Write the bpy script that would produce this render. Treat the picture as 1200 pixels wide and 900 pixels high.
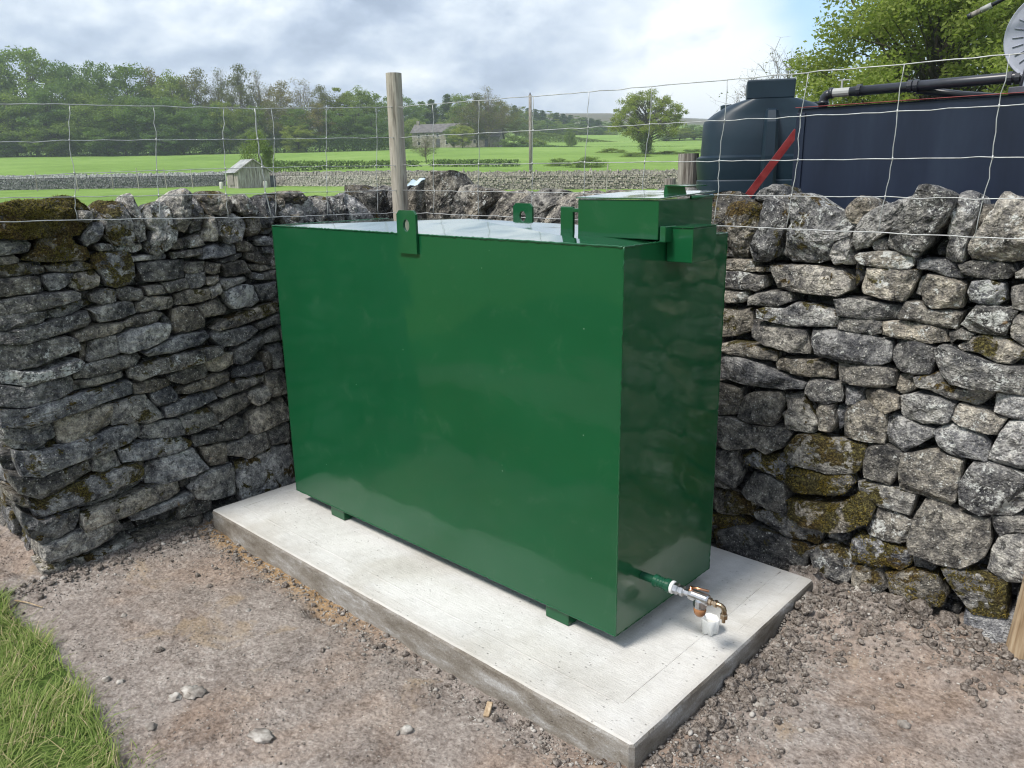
import bpy, bmesh, math, random
import numpy as np
from mathutils import Vector, Matrix, noise as mnoise

for o in list(bpy.data.objects):
    bpy.data.objects.remove(o, do_unlink=True)
scene = bpy.context.scene
COL = scene.collection
rad = math.radians

# ------------------------------------------------------------------ camera
F_PX = 920.68                                   # focal length for a 1200 px wide frame
YAW, PITCH, ROLL = -0.751, 0.2625, -0.0161
CAM = np.array([3.0937, -1.8198, 1.4788])
CM = np.array([[0.73377797, 0.67921146, -0.01554644],
               [-0.16529227, 0.20067340, 0.96561310],
               [-0.65897524, 0.70597591, -0.25951813]])      # rows: right, up, forward
cd = bpy.data.cameras.new('camera'); cam = bpy.data.objects.new('camera', cd); COL.objects.link(cam)
cd.sensor_fit = 'HORIZONTAL'; cd.sensor_width = 36.0; cd.lens = 36.0 * F_PX / 1200.0
cd.clip_start = 0.05; cd.clip_end = 6000
mw = Matrix.Identity(4)
for i in range(3):
    mw[i][0] = CM[0][i]; mw[i][1] = CM[1][i]; mw[i][2] = -CM[2][i]; mw[i][3] = CAM[i]
cam.matrix_world = mw
scene.camera = cam

# ------------------------------------------------------------------ sun, sky, exposure
SUN_AZ = Vector((-0.20, -0.80, 0.0)); SUN_EL = rad(54)
sd = Vector((SUN_AZ.normalized().x * math.cos(SUN_EL), SUN_AZ.normalized().y * math.cos(SUN_EL), math.sin(SUN_EL)))
sl = bpy.data.lights.new('sun', 'SUN'); sl.energy = 2.25; sl.angle = rad(13); sl.color = (1.0, 0.95, 0.87)
so = bpy.data.objects.new('sun', sl); COL.objects.link(so)
so.rotation_euler = sd.to_track_quat('Z', 'Y').to_euler()
so.location = (-4, -8, 12)

world = bpy.data.worlds.new('World'); scene.world = world; world.use_nodes = True


class NT:
    """tiny node helper"""
    def __init__(s, tree): s.t = tree; s.n = tree.nodes; s.l = tree.links
    def new(s, kind, **kw):
        n = s.n.new(kind)
        for k, v in kw.items(): setattr(n, k, v)
        return n
    def set(s, sock, v):
        if hasattr(v, 'is_linked') or isinstance(v, bpy.types.NodeSocket): s.l.new(v, sock)
        else:
            if isinstance(v, tuple) and len(v) == 3 and sock.type == 'RGBA': v = v + (1,)
            sock.default_value = v
    def noise(s, vec, scale, detail=4, rough=0.55, dist=0.0, dim='3D'):
        n = s.new('ShaderNodeTexNoise', noise_dimensions=dim)
        if vec is not None: s.l.new(vec, n.inputs['Vector'])
        n.inputs['Scale'].default_value = scale; n.inputs['Detail'].default_value = detail
        n.inputs['Roughness'].default_value = rough; n.inputs['Distortion'].default_value = dist
        return n.outputs['Fac']
    def voro(s, vec, scale, feat='F1', out='Distance'):
        n = s.new('ShaderNodeTexVoronoi', feature=feat)
        if vec is not None: s.l.new(vec, n.inputs['Vector'])
        n.inputs['Scale'].default_value = scale
        return n.outputs[out]
    def ramp(s, fac, stops, interp='LINEAR'):
        n = s.new('ShaderNodeValToRGB'); cr = n.color_ramp; cr.interpolation = interp
        while len(cr.elements) < len(stops): cr.elements.new(0.5)
        for e, (p, c) in zip(cr.elements, stops):
            e.position = p
            e.color = (c, c, c, 1) if isinstance(c, (int, float)) else tuple(c) + (1,)
        s.set(n.inputs['Fac'], fac); return n.outputs['Color']
    def math(s, op, a, b=0.0, c=0.0, clamp=False):
        n = s.new('ShaderNodeMath', operation=op, use_clamp=clamp)
        s.set(n.inputs[0], a); s.set(n.inputs[1], b); s.set(n.inputs[2], c); return n.outputs[0]
    def vmath(s, op, a, b=(0, 0, 0)):
        n = s.new('ShaderNodeVectorMath', operation=op)
        s.set(n.inputs[0], a); s.set(n.inputs[1], b)
        return n.outputs['Value'] if op in ('DOT_PRODUCT', 'LENGTH', 'DISTANCE') else n.outputs['Vector']
    def mix(s, fac, a, b, mode='MIX'):
        n = s.new('ShaderNodeMix', data_type='RGBA', blend_type=mode, clamp_factor=True)
        s.set(n.inputs[0], fac); s.set(n.inputs[6], a); s.set(n.inputs[7], b); return n.outputs[2]
    def maprange(s, v, a, b, c=0.0, d=1.0):
        n = s.new('ShaderNodeMapRange', clamp=True, interpolation_type='SMOOTHSTEP')
        s.set(n.inputs[0], v); s.set(n.inputs[1], a); s.set(n.inputs[2], b); s.set(n.inputs[3], c); s.set(n.inputs[4], d)
        return n.outputs[0]
    def bump(s, h, strength, dist, normal=None):
        n = s.new('ShaderNodeBump'); n.inputs['Strength'].default_value = strength; n.inputs['Distance'].default_value = dist
        s.l.new(h, n.inputs['Height'])
        if normal is not None: s.l.new(normal, n.inputs['Normal'])
        return n.outputs['Normal']
    def sep(s, v):
        n = s.new('ShaderNodeSeparateXYZ'); s.l.new(v, n.inputs[0]); return n.outputs
    def comb(s, x, y, z):
        n = s.new('ShaderNodeCombineXYZ'); s.set(n.inputs[0], x); s.set(n.inputs[1], y); s.set(n.inputs[2], z); return n.outputs[0]


def pix_dir(x, y):
    d = CM.T @ np.array([(x - 600) / F_PX, -(y - 450) / F_PX, 1.0]); return d / np.linalg.norm(d)


def build_sky():
    w = NT(world.node_tree); w.n.clear()
    out = w.new('ShaderNodeOutputWorld'); bg = w.new('ShaderNodeBackground')
    sky = w.new('ShaderNodeTexSky'); sky.sky_type = 'NISHITA'; sky.sun_disc = False
    sky.sun_elevation = SUN_EL; sky.sun_rotation = math.atan2(sd.x, sd.y); sky.air_density = 1.0; sky.dust_density = 0.6
    tc = w.new('ShaderNodeTexCoord').outputs['Generated']
    x, y, z = w.sep(tc)
    zz = w.math('ADD', w.math('MAXIMUM', z, 0.0), 0.42)
    p = w.comb(w.math('DIVIDE', x, zz), w.math('DIVIDE', y, zz), 0.0)
    big = w.noise(p, 1.6, 5, 0.52, 0.15)
    p2 = w.vmath('ADD', p, (7.3, 2.1, 0.0))
    tone = w.noise(p2, 3.0, 6, 0.55, 0.15)
    fine = w.noise(p2, 8.0, 4, 0.55, 0.3)
    # the gap of blue sky above the tall tree (a hole in the cloud sheet), and the white edge beside it
    g = pix_dir(985, -15)
    near = w.vmath('DISTANCE', tc, tuple(float(v) for v in g))
    hole = w.maprange(w.math('ADD', near, w.math('MULTIPLY', w.math('SUBTRACT', big, 0.5), 0.30)), 0.07, 0.16, 1.0, 0.0)
    cover = w.maprange(big, 0.20, 0.32)
    cover = w.math('MULTIPLY', cover, w.math('SUBTRACT', 1.0, hole))
    g2 = pix_dir(880, 55)
    n2 = w.vmath('DISTANCE', tc, tuple(float(v) for v in g2))
    white = w.maprange(w.math('ADD', n2, w.math('MULTIPLY', w.math('SUBTRACT', tone, 0.5), 0.45)), 0.02, 0.28, 1.0, 0.0)
    t = w.math('ADD', w.math('MULTIPLY', tone, 0.75), w.math('MULTIPLY', fine, 0.25))
    t = w.math('ADD', t, w.math('MULTIPLY', white, 0.19), clamp=True)
    cloud = w.ramp(t, [(0.40, (1.72, 2.10, 2.95)), (0.47, (2.50, 2.95, 3.85)), (0.54, (3.8, 4.2, 4.85)), (0.64, (6.0, 6.15, 6.3))])
    cc = w.mix(cover, w.mix(0.45, sky.outputs[0], (1.7, 3.3, 6.2)), cloud)
    # below the horizon the dome stays an even grey-green (never in view)
    cc = w.mix(w.maprange(z, -0.06, -0.01), (1.6, 1.7, 1.4), cc)
    w.l.new(cc, bg.inputs['Color']); bg.inputs['Strength'].default_value = 0.1
    w.l.new(bg.outputs[0], out.inputs[0])


build_sky()
scene.view_settings.view_transform = 'Standard'; scene.view_settings.look = 'None'
scene.view_settings.exposure = 1.12; scene.view_settings.gamma = 1.0
scene.view_settings.use_curve_mapping = False
scene.render.engine = 'CYCLES'
scene.cycles.use_denoising = True; scene.cycles.filter_width = 1.15
scene.cycles.max_bounces = 5; scene.cycles.diffuse_bounces = 3; scene.cycles.glossy_bounces = 3
scene.cycles.transmission_bounces = 4; scene.cycles.transparent_max_bounces = 4; scene.cycles.caustics_reflective = False; scene.cycles.caustics_refractive = False

# ------------------------------------------------------------------ helpers
FWD = np.array([math.sin(YAW), math.cos(YAW)]); RGT = np.array([math.cos(YAW), -math.sin(YAW)])


def ray(x, y): return CM.T @ np.array([(x - 600) / F_PX, -(y - 450) / F_PX, 1.0])
def onplane(x, y, n, c):
    d = ray(x, y); n = np.array(n); return CAM + d * (c - CAM @ n) / (d @ n)
def px(x, y, v):                                     # point seen at a pixel, v metres ahead
    d = ray(x, y); return CAM + d * v / (d[:2] @ FWD)
def fwd_of(X, Y): return (X - CAM[0]) * FWD[0] + (Y - CAM[1]) * FWD[1]
def right_of(X, Y): return (X - CAM[0]) * RGT[0] + (Y - CAM[1]) * RGT[1]
def nz(x, y, z=0.0): return mnoise.noise(Vector((x, y, z)))
def fbm(x, y, z=0.0, o=4):
    a = 0; f = 1; g = 0.5
    for i in range(o): a += g * nz(x * f, y * f, z * f + i * 7.1); f *= 2.03; g *= 0.5
    return a


HV = [(-5000, -0.14), (6, -0.14), (20, -0.10), (40, 0.02), (58, 0.34), (76, 0.68), (110, 2.6), (150, 4.7), (190, 6.9), (230, 8.6),
      (300, 13), (400, 21), (600, 34), (900, 62), (1250, 84), (2200, 60), (6000, 20)]
def field_h(X, Y):
    v = fwd_of(X, Y); u = right_of(X, Y)
    h = float(np.interp(v, [a for a, b in HV], [b for a, b in HV]))
    if v > 30:
        k = min(1, (v - 30) / 60)
        h += k * (0.25 * nz(X * 0.03, Y * 0.03, 3.3))
    if v > 300:
        k = min(1, (v - 300) / 500)
        h += k * (9 * fbm(X * 0.0035, Y * 0.0035, 1.7) - 10 * max(0, u / v - 0.12) * 10 * 0.6)
    return h
def gpx(x, v):                                       # ground point in pixel column x, v ahead
    p = px(x, 200, v); return np.array([p[0], p[1], field_h(p[0], p[1])])


def tag(o, label=None, cat=None, group=None, kind=None):
    if label: o['label'] = label
    if cat: o['category'] = cat
    if group: o['group'] = group
    if kind: o['kind'] = kind
    return o


def empty(name, loc=(0, 0, 0), rz=0.0, label=None, cat=None, group=None):
    o = bpy.data.objects.new(name, None); COL.objects.link(o)
    o.location = loc; o.rotation_euler = (0, 0, rz); o.empty_display_size = 0.1
    return tag(o, label, cat, group)


class MB:
    def __init__(s): s.v = []; s.f = []
    def add(s, vs, fs):
        b = len(s.v); s.v.extend([tuple(p) for p in vs]); s.f.extend([tuple(i + b for i in f) for f in fs])
    def box(s, c, size, rot=None, taper=1.0):
        hx, hy, hz = [k / 2 for k in size]; vs = []
        for z, t in ((-hz, 1), (hz, taper)):
            for x, y in ((-hx, -hy), (hx, -hy), (hx, hy), (-hx, hy)): vs.append(Vector((x * t, y * t, z)))
        if rot is not None: vs = [rot @ p for p in vs]
        s.add([(p.x + c[0], p.y + c[1], p.z + c[2]) for p in vs],
              [(3, 2, 1, 0), (4, 5, 6, 7), (0, 1, 5, 4), (1, 2, 6, 5), (2, 3, 7, 6), (3, 0, 4, 7)])
    def tube(s, pts, r, n=6, caps=True):
        pts = [Vector(p) for p in pts]; rs = r if isinstance(r, (list, tuple)) else [r] * len(pts)
        up = None; base = len(s.v)
        for i, p in enumerate(pts):
            t = (pts[min(i + 1, len(pts) - 1)] - pts[max(i - 1, 0)])
            t = t.normalized() if t.length > 1e-9 else Vector((0, 0, 1))
            if up is None:
                up = t.orthogonal().normalized()
            up = (up - t * up.dot(t)); up = up.normalized() if up.length > 1e-6 else t.orthogonal().normalized()
            b = t.cross(up)
            for k in range(n):
                a = 2 * math.pi * k / n; q = p + (up * math.cos(a) + b * math.sin(a)) * rs[i]; s.v.append((q.x, q.y, q.z))
        for i in range(len(pts) - 1):
            for k in range(n):
                a = base + i * n + k; b2 = base + i * n + (k + 1) % n
                s.f.append((a, b2, b2 + n, a + n))
        if caps:
            s.f.append(tuple(base + k for k in reversed(range(n))))
            e = base + (len(pts) - 1) * n; s.f.append(tuple(e + k for k in range(n)))
    def lathe(s, prof, c, axis='Z', n=20, caps=True):
        base = len(s.v)
        for r, h in prof:
            for k in range(n):
                a = 2 * math.pi * k / n; x, y = r * math.cos(a), r * math.sin(a)
                q = {'Z': (x, y, h), 'X': (h, x, y), 'Y': (y, h, x)}[axis]
                s.v.append((c[0] + q[0], c[1] + q[1], c[2] + q[2]))
        for i in range(len(prof) - 1):
            for k in range(n):
                a = base + i * n + k; b = base + i * n + (k + 1) % n; s.f.append((a, b, b + n, a + n))
        if caps:
            s.f.append(tuple(base + k for k in reversed(range(n))))
            e = base + (len(prof) - 1) * n; s.f.append(tuple(e + k for k in range(n)))
    def build(s, name, mat, parent=None, loc=None, smooth=False, bevel=0.0, kind=None, world=True, seg=2):
        me = bpy.data.meshes.new(name)
        if parent is not None and world and loc is None:
            o0 = parent; off = Vector((0, 0, 0))
            while o0 is not None: off += Vector(o0.location); o0 = o0.parent
            vs = [(p[0] - off.x, p[1] - off.y, p[2] - off.z) for p in s.v]
        else: vs = s.v
        me.from_pydata(vs, [], s.f); me.update()
        if bevel > 0:
            bm = bmesh.new(); bm.from_mesh(me)
            bmesh.ops.remove_doubles(bm, verts=bm.verts, dist=1e-6)
            es = [e for e in bm.edges if len(e.link_faces) == 2 and e.calc_face_angle() > 0.5]
            bmesh.ops.bevel(bm, geom=es, offset=bevel, segments=seg, profile=0.5, affect='EDGES', clamp_overlap=True)
            bm.to_mesh(me); bm.free()
        if smooth:
            me.polygons.foreach_set('use_smooth', [True] * len(me.polygons))
        if mat is not None: me.materials.append(mat)
        o = bpy.data.objects.new(name, me); COL.objects.link(o)
        if parent is not None: o.parent = parent
        if loc is not None: o.location = loc
        if kind: o['kind'] = kind
        return o


def np_mesh(name, verts, faces, mat, parent=None, smooth=False):
    """verts (n,3) and faces (m,k) numpy arrays, fast path"""
    me = bpy.data.meshes.new(name); n, m, k = len(verts), len(faces), faces.shape[1]
    me.vertices.add(n); me.vertices.foreach_set('co', np.ascontiguousarray(verts, dtype=np.float32).ravel())
    me.loops.add(m * k); me.loops.foreach_set('vertex_index', np.ascontiguousarray(faces, dtype=np.int32).ravel())
    me.polygons.add(m); me.polygons.foreach_set('loop_start', np.arange(0, m * k, k, dtype=np.int32))
    me.polygons.foreach_set('loop_total', np.full(m, k, dtype=np.int32))
    if smooth: me.polygons.foreach_set('use_smooth', np.ones(m, dtype=bool))
    me.update(calc_edges=True)
    if mat is not None: me.materials.append(mat)
    o = bpy.data.objects.new(name, me); COL.objects.link(o)
    if parent is not None: o.parent = parent
    return o


# ------------------------------------------------------------------ materials
def mat(name):
    m = bpy.data.materials.new(name); m.use_nodes = True
    t = NT(m.node_tree); b = t.n['Principled BSDF']; b.inputs['Specular IOR Level'].default_value = 0.3
    pos = t.new('ShaderNodeNewGeometry').outputs['Position']
    return m, t, b, pos


def m_stone():
    m, t, b, pos = mat('gritstone')
    oi = t.new('ShaderNodeObjectInfo'); ocol = t.sep(oi.outputs['Color']); rnd = oi.outputs['Random']
    moss_a, lich_a, tone_a = ocol[0], ocol[1], ocol[2]
    nrm = t.sep(t.new('ShaderNodeNewGeometry').outputs['Normal'])
    pj = t.vmath('ADD', pos, t.comb(t.math('MULTIPLY', rnd, 17.0), 0.0, t.math('MULTIPLY', rnd, 9.0)))
    n1 = t.noise(pj, 7, 4, 0.62, 0.4); n2 = t.noise(pj, 34, 4, 0.68); n3 = t.noise(pj, 150, 2, 0.7)
    k = t.math('ADD', t.math('MULTIPLY', n1, 0.40), t.math('ADD', t.math('MULTIPLY', n2, 0.40), t.math('MULTIPLY', n3, 0.24)))
    base = t.ramp(k, [(0.38, (0.020, 0.021, 0.024)), (0.455, (0.088, 0.087, 0.089)), (0.53, (0.200, 0.193, 0.182)), (0.63, (0.48, 0.46, 0.42))])
    warm = t.ramp(rnd, [(0.0, (0.93, 0.97, 1.08)), (0.35, (1.0, 1.0, 1.0)), (0.7, (1.10, 1.02, 0.90)), (1.0, (0.92, 0.94, 0.98))])
    base = t.mix(1.0, base, warm, 'MULTIPLY')
    r2 = t.math('FRACT', t.math('MULTIPLY', rnd, 37.7))
    base = t.mix(1.0, base, t.ramp(r2, [(0.0, 0.62), (0.5, 0.95), (1.0, 1.35)]), 'MULTIPLY')
    tn = t.new('ShaderNodeCombineColor'); [t.l.new(tone_a, tn.inputs[i]) for i in range(3)]
    base = t.mix(1.0, base, t.mix(1.0, tn.outputs[0], (2.0, 2.0, 2.0), 'MULTIPLY'), 'MULTIPLY')
    # crusty lichen
    l1 = t.noise(pj, 19, 5, 0.74, 0.4); l2 = t.noise(pj, 90, 2, 0.7)
    lm = t.math('ADD', t.math('MULTIPLY', l1, 0.7), t.math('MULTIPLY', l2, 0.3))
    lth = t.math('SUBTRACT', 0.625, t.math('MULTIPLY', lich_a, 0.16))
    lmask = t.maprange(lm, lth, t.math('ADD', lth, 0.055))
    base = t.mix(t.math('MULTIPLY', lmask, 0.85), base, t.mix(l2, (0.38, 0.39, 0.37), (0.72, 0.73, 0.71)))
    # pale pin-head specks
    sp = t.maprange(t.voro(pj, 80), 0.26, 0.14)
    spk = t.math('MULTIPLY', sp, t.maprange(n2, 0.40, 0.54))
    base = t.mix(t.math('MULTIPLY', spk, 0.8), base, (0.55, 0.54, 0.50))
    blot = t.maprange(t.noise(pj, 26, 3, 0.7, 0.3), 0.57, 0.66)
    base = t.mix(t.math('MULTIPLY', blot, 0.72), base, (0.022, 0.022, 0.023))
    # rare orange crusts
    orr = t.math('MULTIPLY', t.maprange(t.noise(pj, 11, 2, 0.6), 0.74, 0.78), 0.6)
    base = t.mix(orr, base, (0.34, 0.20, 0.07))
    # moss
    mn = t.noise(pos, 14, 4, 0.66, 0.4)
    up = t.math('MULTIPLY', nrm[2], 0.14)
    mm = t.math('ADD', t.math('ADD', t.math('MULTIPLY_ADD', mn, 2.0, -0.5), up), t.math('MULTIPLY', moss_a, 0.48))
    mmask = t.math('MULTIPLY', t.maprange(mm, 0.72, 0.84), t.maprange(moss_a, 0.01, 0.10))
    mcol = t.ramp(t.noise(pos, 130, 4, 0.7), [(0.32, (0.012, 0.010, 0.006)), (0.5, (0.052, 0.044, 0.018)), (0.64, (0.16, 0.140, 0.048))])
    mcol = t.mix(t.maprange(t.noise(pos, 6, 3), 0.45, 0.62), mcol, t.mix(1.0, mcol, (1.05, 0.85, 0.80), 'MULTIPLY'))
    base = t.mix(mmask, base, mcol)
    t.l.new(base, b.inputs['Base Color']); b.inputs['Roughness'].default_value = 0.92
    b.inputs['Specular IOR Level'].default_value = 0.2
    hb = t.math('ADD', t.math('MULTIPLY', n2, 1.0), t.math('MULTIPLY', n3, 0.30))
    bb = t.bump(hb, 1.0, 0.028)
    t.l.new(bb, b.inputs['Normal'])
    return m


def m_simple(name, c1, c2, scale, rough=0.8, bump=0.3, bdist=0.01, spec=0.3, metal=0.0, detail=5, c3=None, stretch=None):
    m, t, b, pos = mat(name)
    if stretch is not None: pos = t.vmath('MULTIPLY', pos, stretch)
    n = t.noise(pos, scale, detail, 0.6, 0.2)
    st = [(0.34, c1), (0.66, c2)] if c3 is None else [(0.32, c1), (0.5, c2), (0.68, c3)]
    t.l.new(t.ramp(n, st), b.inputs['Base Color'])
    b.inputs['Roughness'].default_value = rough; b.inputs['Metallic'].default_value = metal; b.inputs['Specular IOR Level'].default_value = spec
    if bump: t.l.new(t.bump(n, bump, bdist), b.inputs['Normal'])
    return m


def m_green():
    m, t, b, pos = mat('green_gloss_paint')
    n = t.noise(pos, 2.2, 3, 0.5); n2 = t.noise(pos, 40, 4, 0.6); dust = t.noise(pos, 9, 6, 0.65, 0.5)
    c = t.ramp(n, [(0.3, (0.0042, 0.068, 0.024)), (0.7, (0.0054, 0.078, 0.028))])
    c = t.mix(t.math('MULTIPLY', t.maprange(dust, 0.55, 0.8), 0.05), c, (0.30, 0.34, 0.30))
    vs_ = t.new('ShaderNodeTexVoronoi'); vs_.inputs['Scale'].default_value = 26; t.l.new(pos, vs_.inputs['Vector'])
    dot = t.math('MULTIPLY', t.maprange(vs_.outputs['Distance'], 0.075, 0.045), t.maprange(t.sep(vs_.outputs['Color'])[0], 0.90, 0.92))
    c = t.mix(t.math('MULTIPLY', dot, 0.5), c, (0.25, 0.36, 0.28))
    t.l.new(c, b.inputs['Base Color'])
    b.inputs['Roughness'].default_value = 0.45; b.inputs['Specular IOR Level'].default_value = 0.12
    b.inputs['Coat Weight'].default_value = 1.0; b.inputs['Coat IOR'].default_value = 1.40; t.l.new(t.ramp(dust, [(0.35, 0.05), (0.75, 0.13)]), b.inputs['Coat Roughness'])
    h = t.math('ADD', t.math('MULTIPLY', t.noise(pos, 3.2, 2, 0.4), 1.0), t.math('MULTIPLY', t.noise(t.vmath('MULTIPLY', pos, (1, 1, 3.0)), 22, 2, 0.5), 0.020))
    bn = t.bump(h, 0.5, 0.016)
    t.l.new(bn, b.inputs['Normal']); t.l.new(bn, b.inputs['Coat Normal'])
    return m


SX0_, SX1_, SY0_, SY1_ = -0.22, 2.111, -0.32, 0.867                # slab outline


def m_concrete():
    m, t, b, pos = mat('pale_concrete')
    nrm = t.sep(t.new('ShaderNodeNewGeometry').outputs['True Normal']); xyz = t.sep(pos)
    n1 = t.noise(pos, 2.6, 6, 0.62, 0.4); n2 = t.noise(pos, 24, 6, 0.7); n3 = t.noise(pos, 170, 3, 0.7)
    k = t.math('ADD', t.math('MULTIPLY', n1, 0.5), t.math('ADD', t.math('MULTIPLY', n2, 0.3), t.math('MULTIPLY', n3, 0.2)))
    top = t.ramp(k, [(0.30, (0.35, 0.34, 0.32)), (0.42, (0.53, 0.522, 0.505)), (0.58, (0.65, 0.645, 0.63))])
    top = t.mix(t.maprange(t.noise(pos, 1.7, 4, 0.6, 0.5), 0.50, 0.68), top, t.mix(1.0, top, (0.88, 0.865, 0.835), 'MULTIPLY'))
    sp = t.math('MULTIPLY', t.maprange(t.voro(pos, 44), 0.19, 0.08), t.maprange(t.noise(pos, 6, 3, 0.6), 0.46, 0.60))
    top = t.mix(t.math('MULTIPLY', sp, 0.45), top, (0.16, 0.15, 0.14))
    ex = t.math('MINIMUM', t.math('SUBTRACT', xyz[0], SX0_), t.math('SUBTRACT', SX1_, xyz[0])); ey = t.math('MINIMUM', t.math('SUBTRACT', xyz[1], SY0_), t.math('SUBTRACT', SY1_, xyz[1])); ee = t.math('MINIMUM', ex, ey)
    st_ = t.math('MULTIPLY', t.maprange(t.math('ADD', ee, t.math('MULTIPLY', t.noise(pos, 3.5, 4, 0.65), 0.16)), 0.17, 0.06), 0.45)
    top = t.mix(st_, top, (0.40, 0.365, 0.32))
    # cast sides: damp grey with efflorescence
    sd_ = t.ramp(t.math('ADD', t.math('MULTIPLY', t.noise(t.vmath('MULTIPLY', pos, (1.0, 1.0, 3.0)), 5.0, 5, 0.68, 0.3), 0.75), t.math('MULTIPLY', n3, 0.25)),
                 [(0.36, (0.13, 0.112, 0.090)), (0.48, (0.22, 0.198, 0.170)), (0.57, (0.30, 0.285, 0.265)), (0.66, (0.47, 0.465, 0.46))])
    c = t.mix(t.maprange(nrm[2], 0.5, 0.8), sd_, top)
    t.l.new(c, b.inputs['Base Color']); b.inputs['Roughness'].default_value = 0.9
    # trowel marks and a shallow screed line running round the edge
    tw = t.noise(t.vmath('MULTIPLY', pos, (4, 30, 4)), 3.0, 4, 0.6, 1.0)
    h = t.math('ADD', t.math('MULTIPLY', n2, 0.8), t.math('ADD', t.math('MULTIPLY', n3, 0.45), t.math('MULTIPLY', tw, 0.5)))
    h = t.math('SUBTRACT', h, t.math('MULTIPLY', sp, 0.8))
    t.l.new(t.bump(h, 0.6, 0.007), b.inputs['Normal'])
    return m


def m_dirt():
    m, t, b, pos = mat('bare_earth')
    n0 = t.noise(pos, 1.3, 5, 0.6, 0.4); n1 = t.noise(pos, 7, 5, 0.68, 0.3); n2 = t.noise(pos, 48, 3, 0.7)
    vg = t.new('ShaderNodeTexVoronoi'); vg.inputs['Scale'].default_value = 135; t.l.new(pos, vg.inputs['Vector']); n3 = t.math('ADD', 0.12, t.math('MULTIPLY', t.sep(vg.outputs['Color'])[0], 0.76))
    k = t.math('ADD', t.math('MULTIPLY', n1, 0.38), t.math('ADD', t.math('MULTIPLY', n2, 0.48), t.math('MULTIPLY', n3, 0.14)))
    c = t.ramp(k, [(0.32, (0.085, 0.069, 0.060)), (0.43, (0.180, 0.152, 0.135)), (0.54, (0.265, 0.230, 0.207)), (0.68, (0.385, 0.35, 0.32))])
    c = t.mix(t.maprange(n0, 0.45, 0.62), c, t.mix(1.0, c, (1.06, 0.95, 0.86), 'MULTIPLY'))
    grey = t.maprange(t.noise(pos, 2.1, 5, 0.65, 0.8), 0.52, 0.64)
    c = t.mix(t.math('MULTIPLY', grey, 0.6), c, t.mix(1.0, c, (1.12, 1.15, 1.18), 'MULTIPLY'))
    # buff clay patches
    damp = t.maprange(t.noise(t.vmath('ADD', pos, (5, 2, 0)), 2.4, 5, 0.65, 0.5), 0.55, 0.68)
    c = t.mix(t.math('MULTIPLY', damp, 0.55), c, t.mix(1.0, c, (0.62, 0.57, 0.54), 'MULTIPLY'))
    buff = t.math('MULTIPLY', t.maprange(t.noise(t.vmath('ADD', pos, (3, 9, 0)), 3.3, 5, 0.6, 0.6), 0.58, 0.68), 0.5)
    c = t.mix(buff, c, (0.30, 0.225, 0.145))
    # grit
    vcol = t.new('ShaderNodeTexVoronoi'); vcol.inputs['Scale'].default_value = 75; t.l.new(pos, vcol.inputs['Vector'])
    gm = t.math('MULTIPLY', t.maprange(vcol.outputs['Distance'], 0.30, 0.18), t.maprange(t.sep(vcol.outputs['Color'])[0], 0.72, 0.80))
    c = t.mix(t.math('MULTIPLY', gm, 0.65), c, t.mix(t.sep(vcol.outputs['Color'])[1], (0.24, 0.22, 0.20), (0.46, 0.43, 0.39)))
    vp = t.new('ShaderNodeTexVoronoi'); vp.inputs['Scale'].default_value = 42; t.l.new(pos, vp.inputs['Vector'])
    pit = t.math('MULTIPLY', t.maprange(vp.outputs['Distance'], 0.22, 0.12), t.maprange(t.sep(vp.outputs['Color'])[0], 0.62, 0.70))
    c = t.mix(t.math('MULTIPLY', pit, 0.32), c, (0.055, 0.044, 0.038))
    # builder's sand spilt along the foot of the slab
    col = t.new('ShaderNodeAttribute'); col.attribute_name = 'sand'
    c = t.mix(t.math('MULTIPLY', col.outputs['Fac'], 0.85), c, t.ramp(n2, [(0.3, (0.17, 0.105, 0.05)), (0.7, (0.40, 0.27, 0.14))]))
    gr = t.new('ShaderNodeAttribute'); gr.attribute_name = 'turf'
    c = t.mix(gr.outputs['Fac'], c, t.ramp(n2, [(0.3, (0.025, 0.040, 0.010)), (0.7, (0.085, 0.14, 0.03))]))
    t.l.new(c, b.inputs['Base Color']); b.inputs['Roughness'].default_value = 0.97; b.inputs['Specular IOR Level'].default_value = 0.1
    h = t.math('ADD', t.math('MULTIPLY', n2, 1.0), t.math('ADD', t.math('MULTIPLY', vcol.outputs['Distance'], -0.6), t.math('MULTIPLY', gm, 0.35)))
    t.l.new(t.bump(h, 0.7, 0.008), b.inputs['Normal'])
    return m


def m_field():
    m, t, b, pos = mat('meadow')
    z = t.sep(pos)[2]
    n1 = t.noise(pos, 0.05, 5, 0.6, 0.3); n2 = t.noise(pos, 0.6, 6, 0.7); n3 = t.noise(pos, 7, 5, 0.75)
    k = t.math('ADD', t.math('MULTIPLY', n1, 0.35), t.math('ADD', t.math('MULTIPLY', n2, 0.3), t.math('MULTIPLY', n3, 0.35)))
    c = t.ramp(k, [(0.36, (0.092, 0.160, 0.034)), (0.50, (0.165, 0.268, 0.058)), (0.64, (0.255, 0.355, 0.110))])
    moor = t.ramp(t.noise(pos, 0.012, 6, 0.7), [(0.3, (0.055, 0.060, 0.040)), (0.55, (0.105, 0.090, 0.060)), (0.75, (0.15, 0.125, 0.085))])
    c = t.mix(t.maprange(z, 26, 40), c, moor)
    t.l.new(c, b.inputs['Base Color']); b.inputs['Roughness'].default_value = 0.95; b.inputs['Specular IOR Level'].default_value = 0.1
    t.l.new(t.bump(t.math('ADD', n3, n2), 0.8, 0.12), b.inputs['Normal'])
    return m


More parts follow.
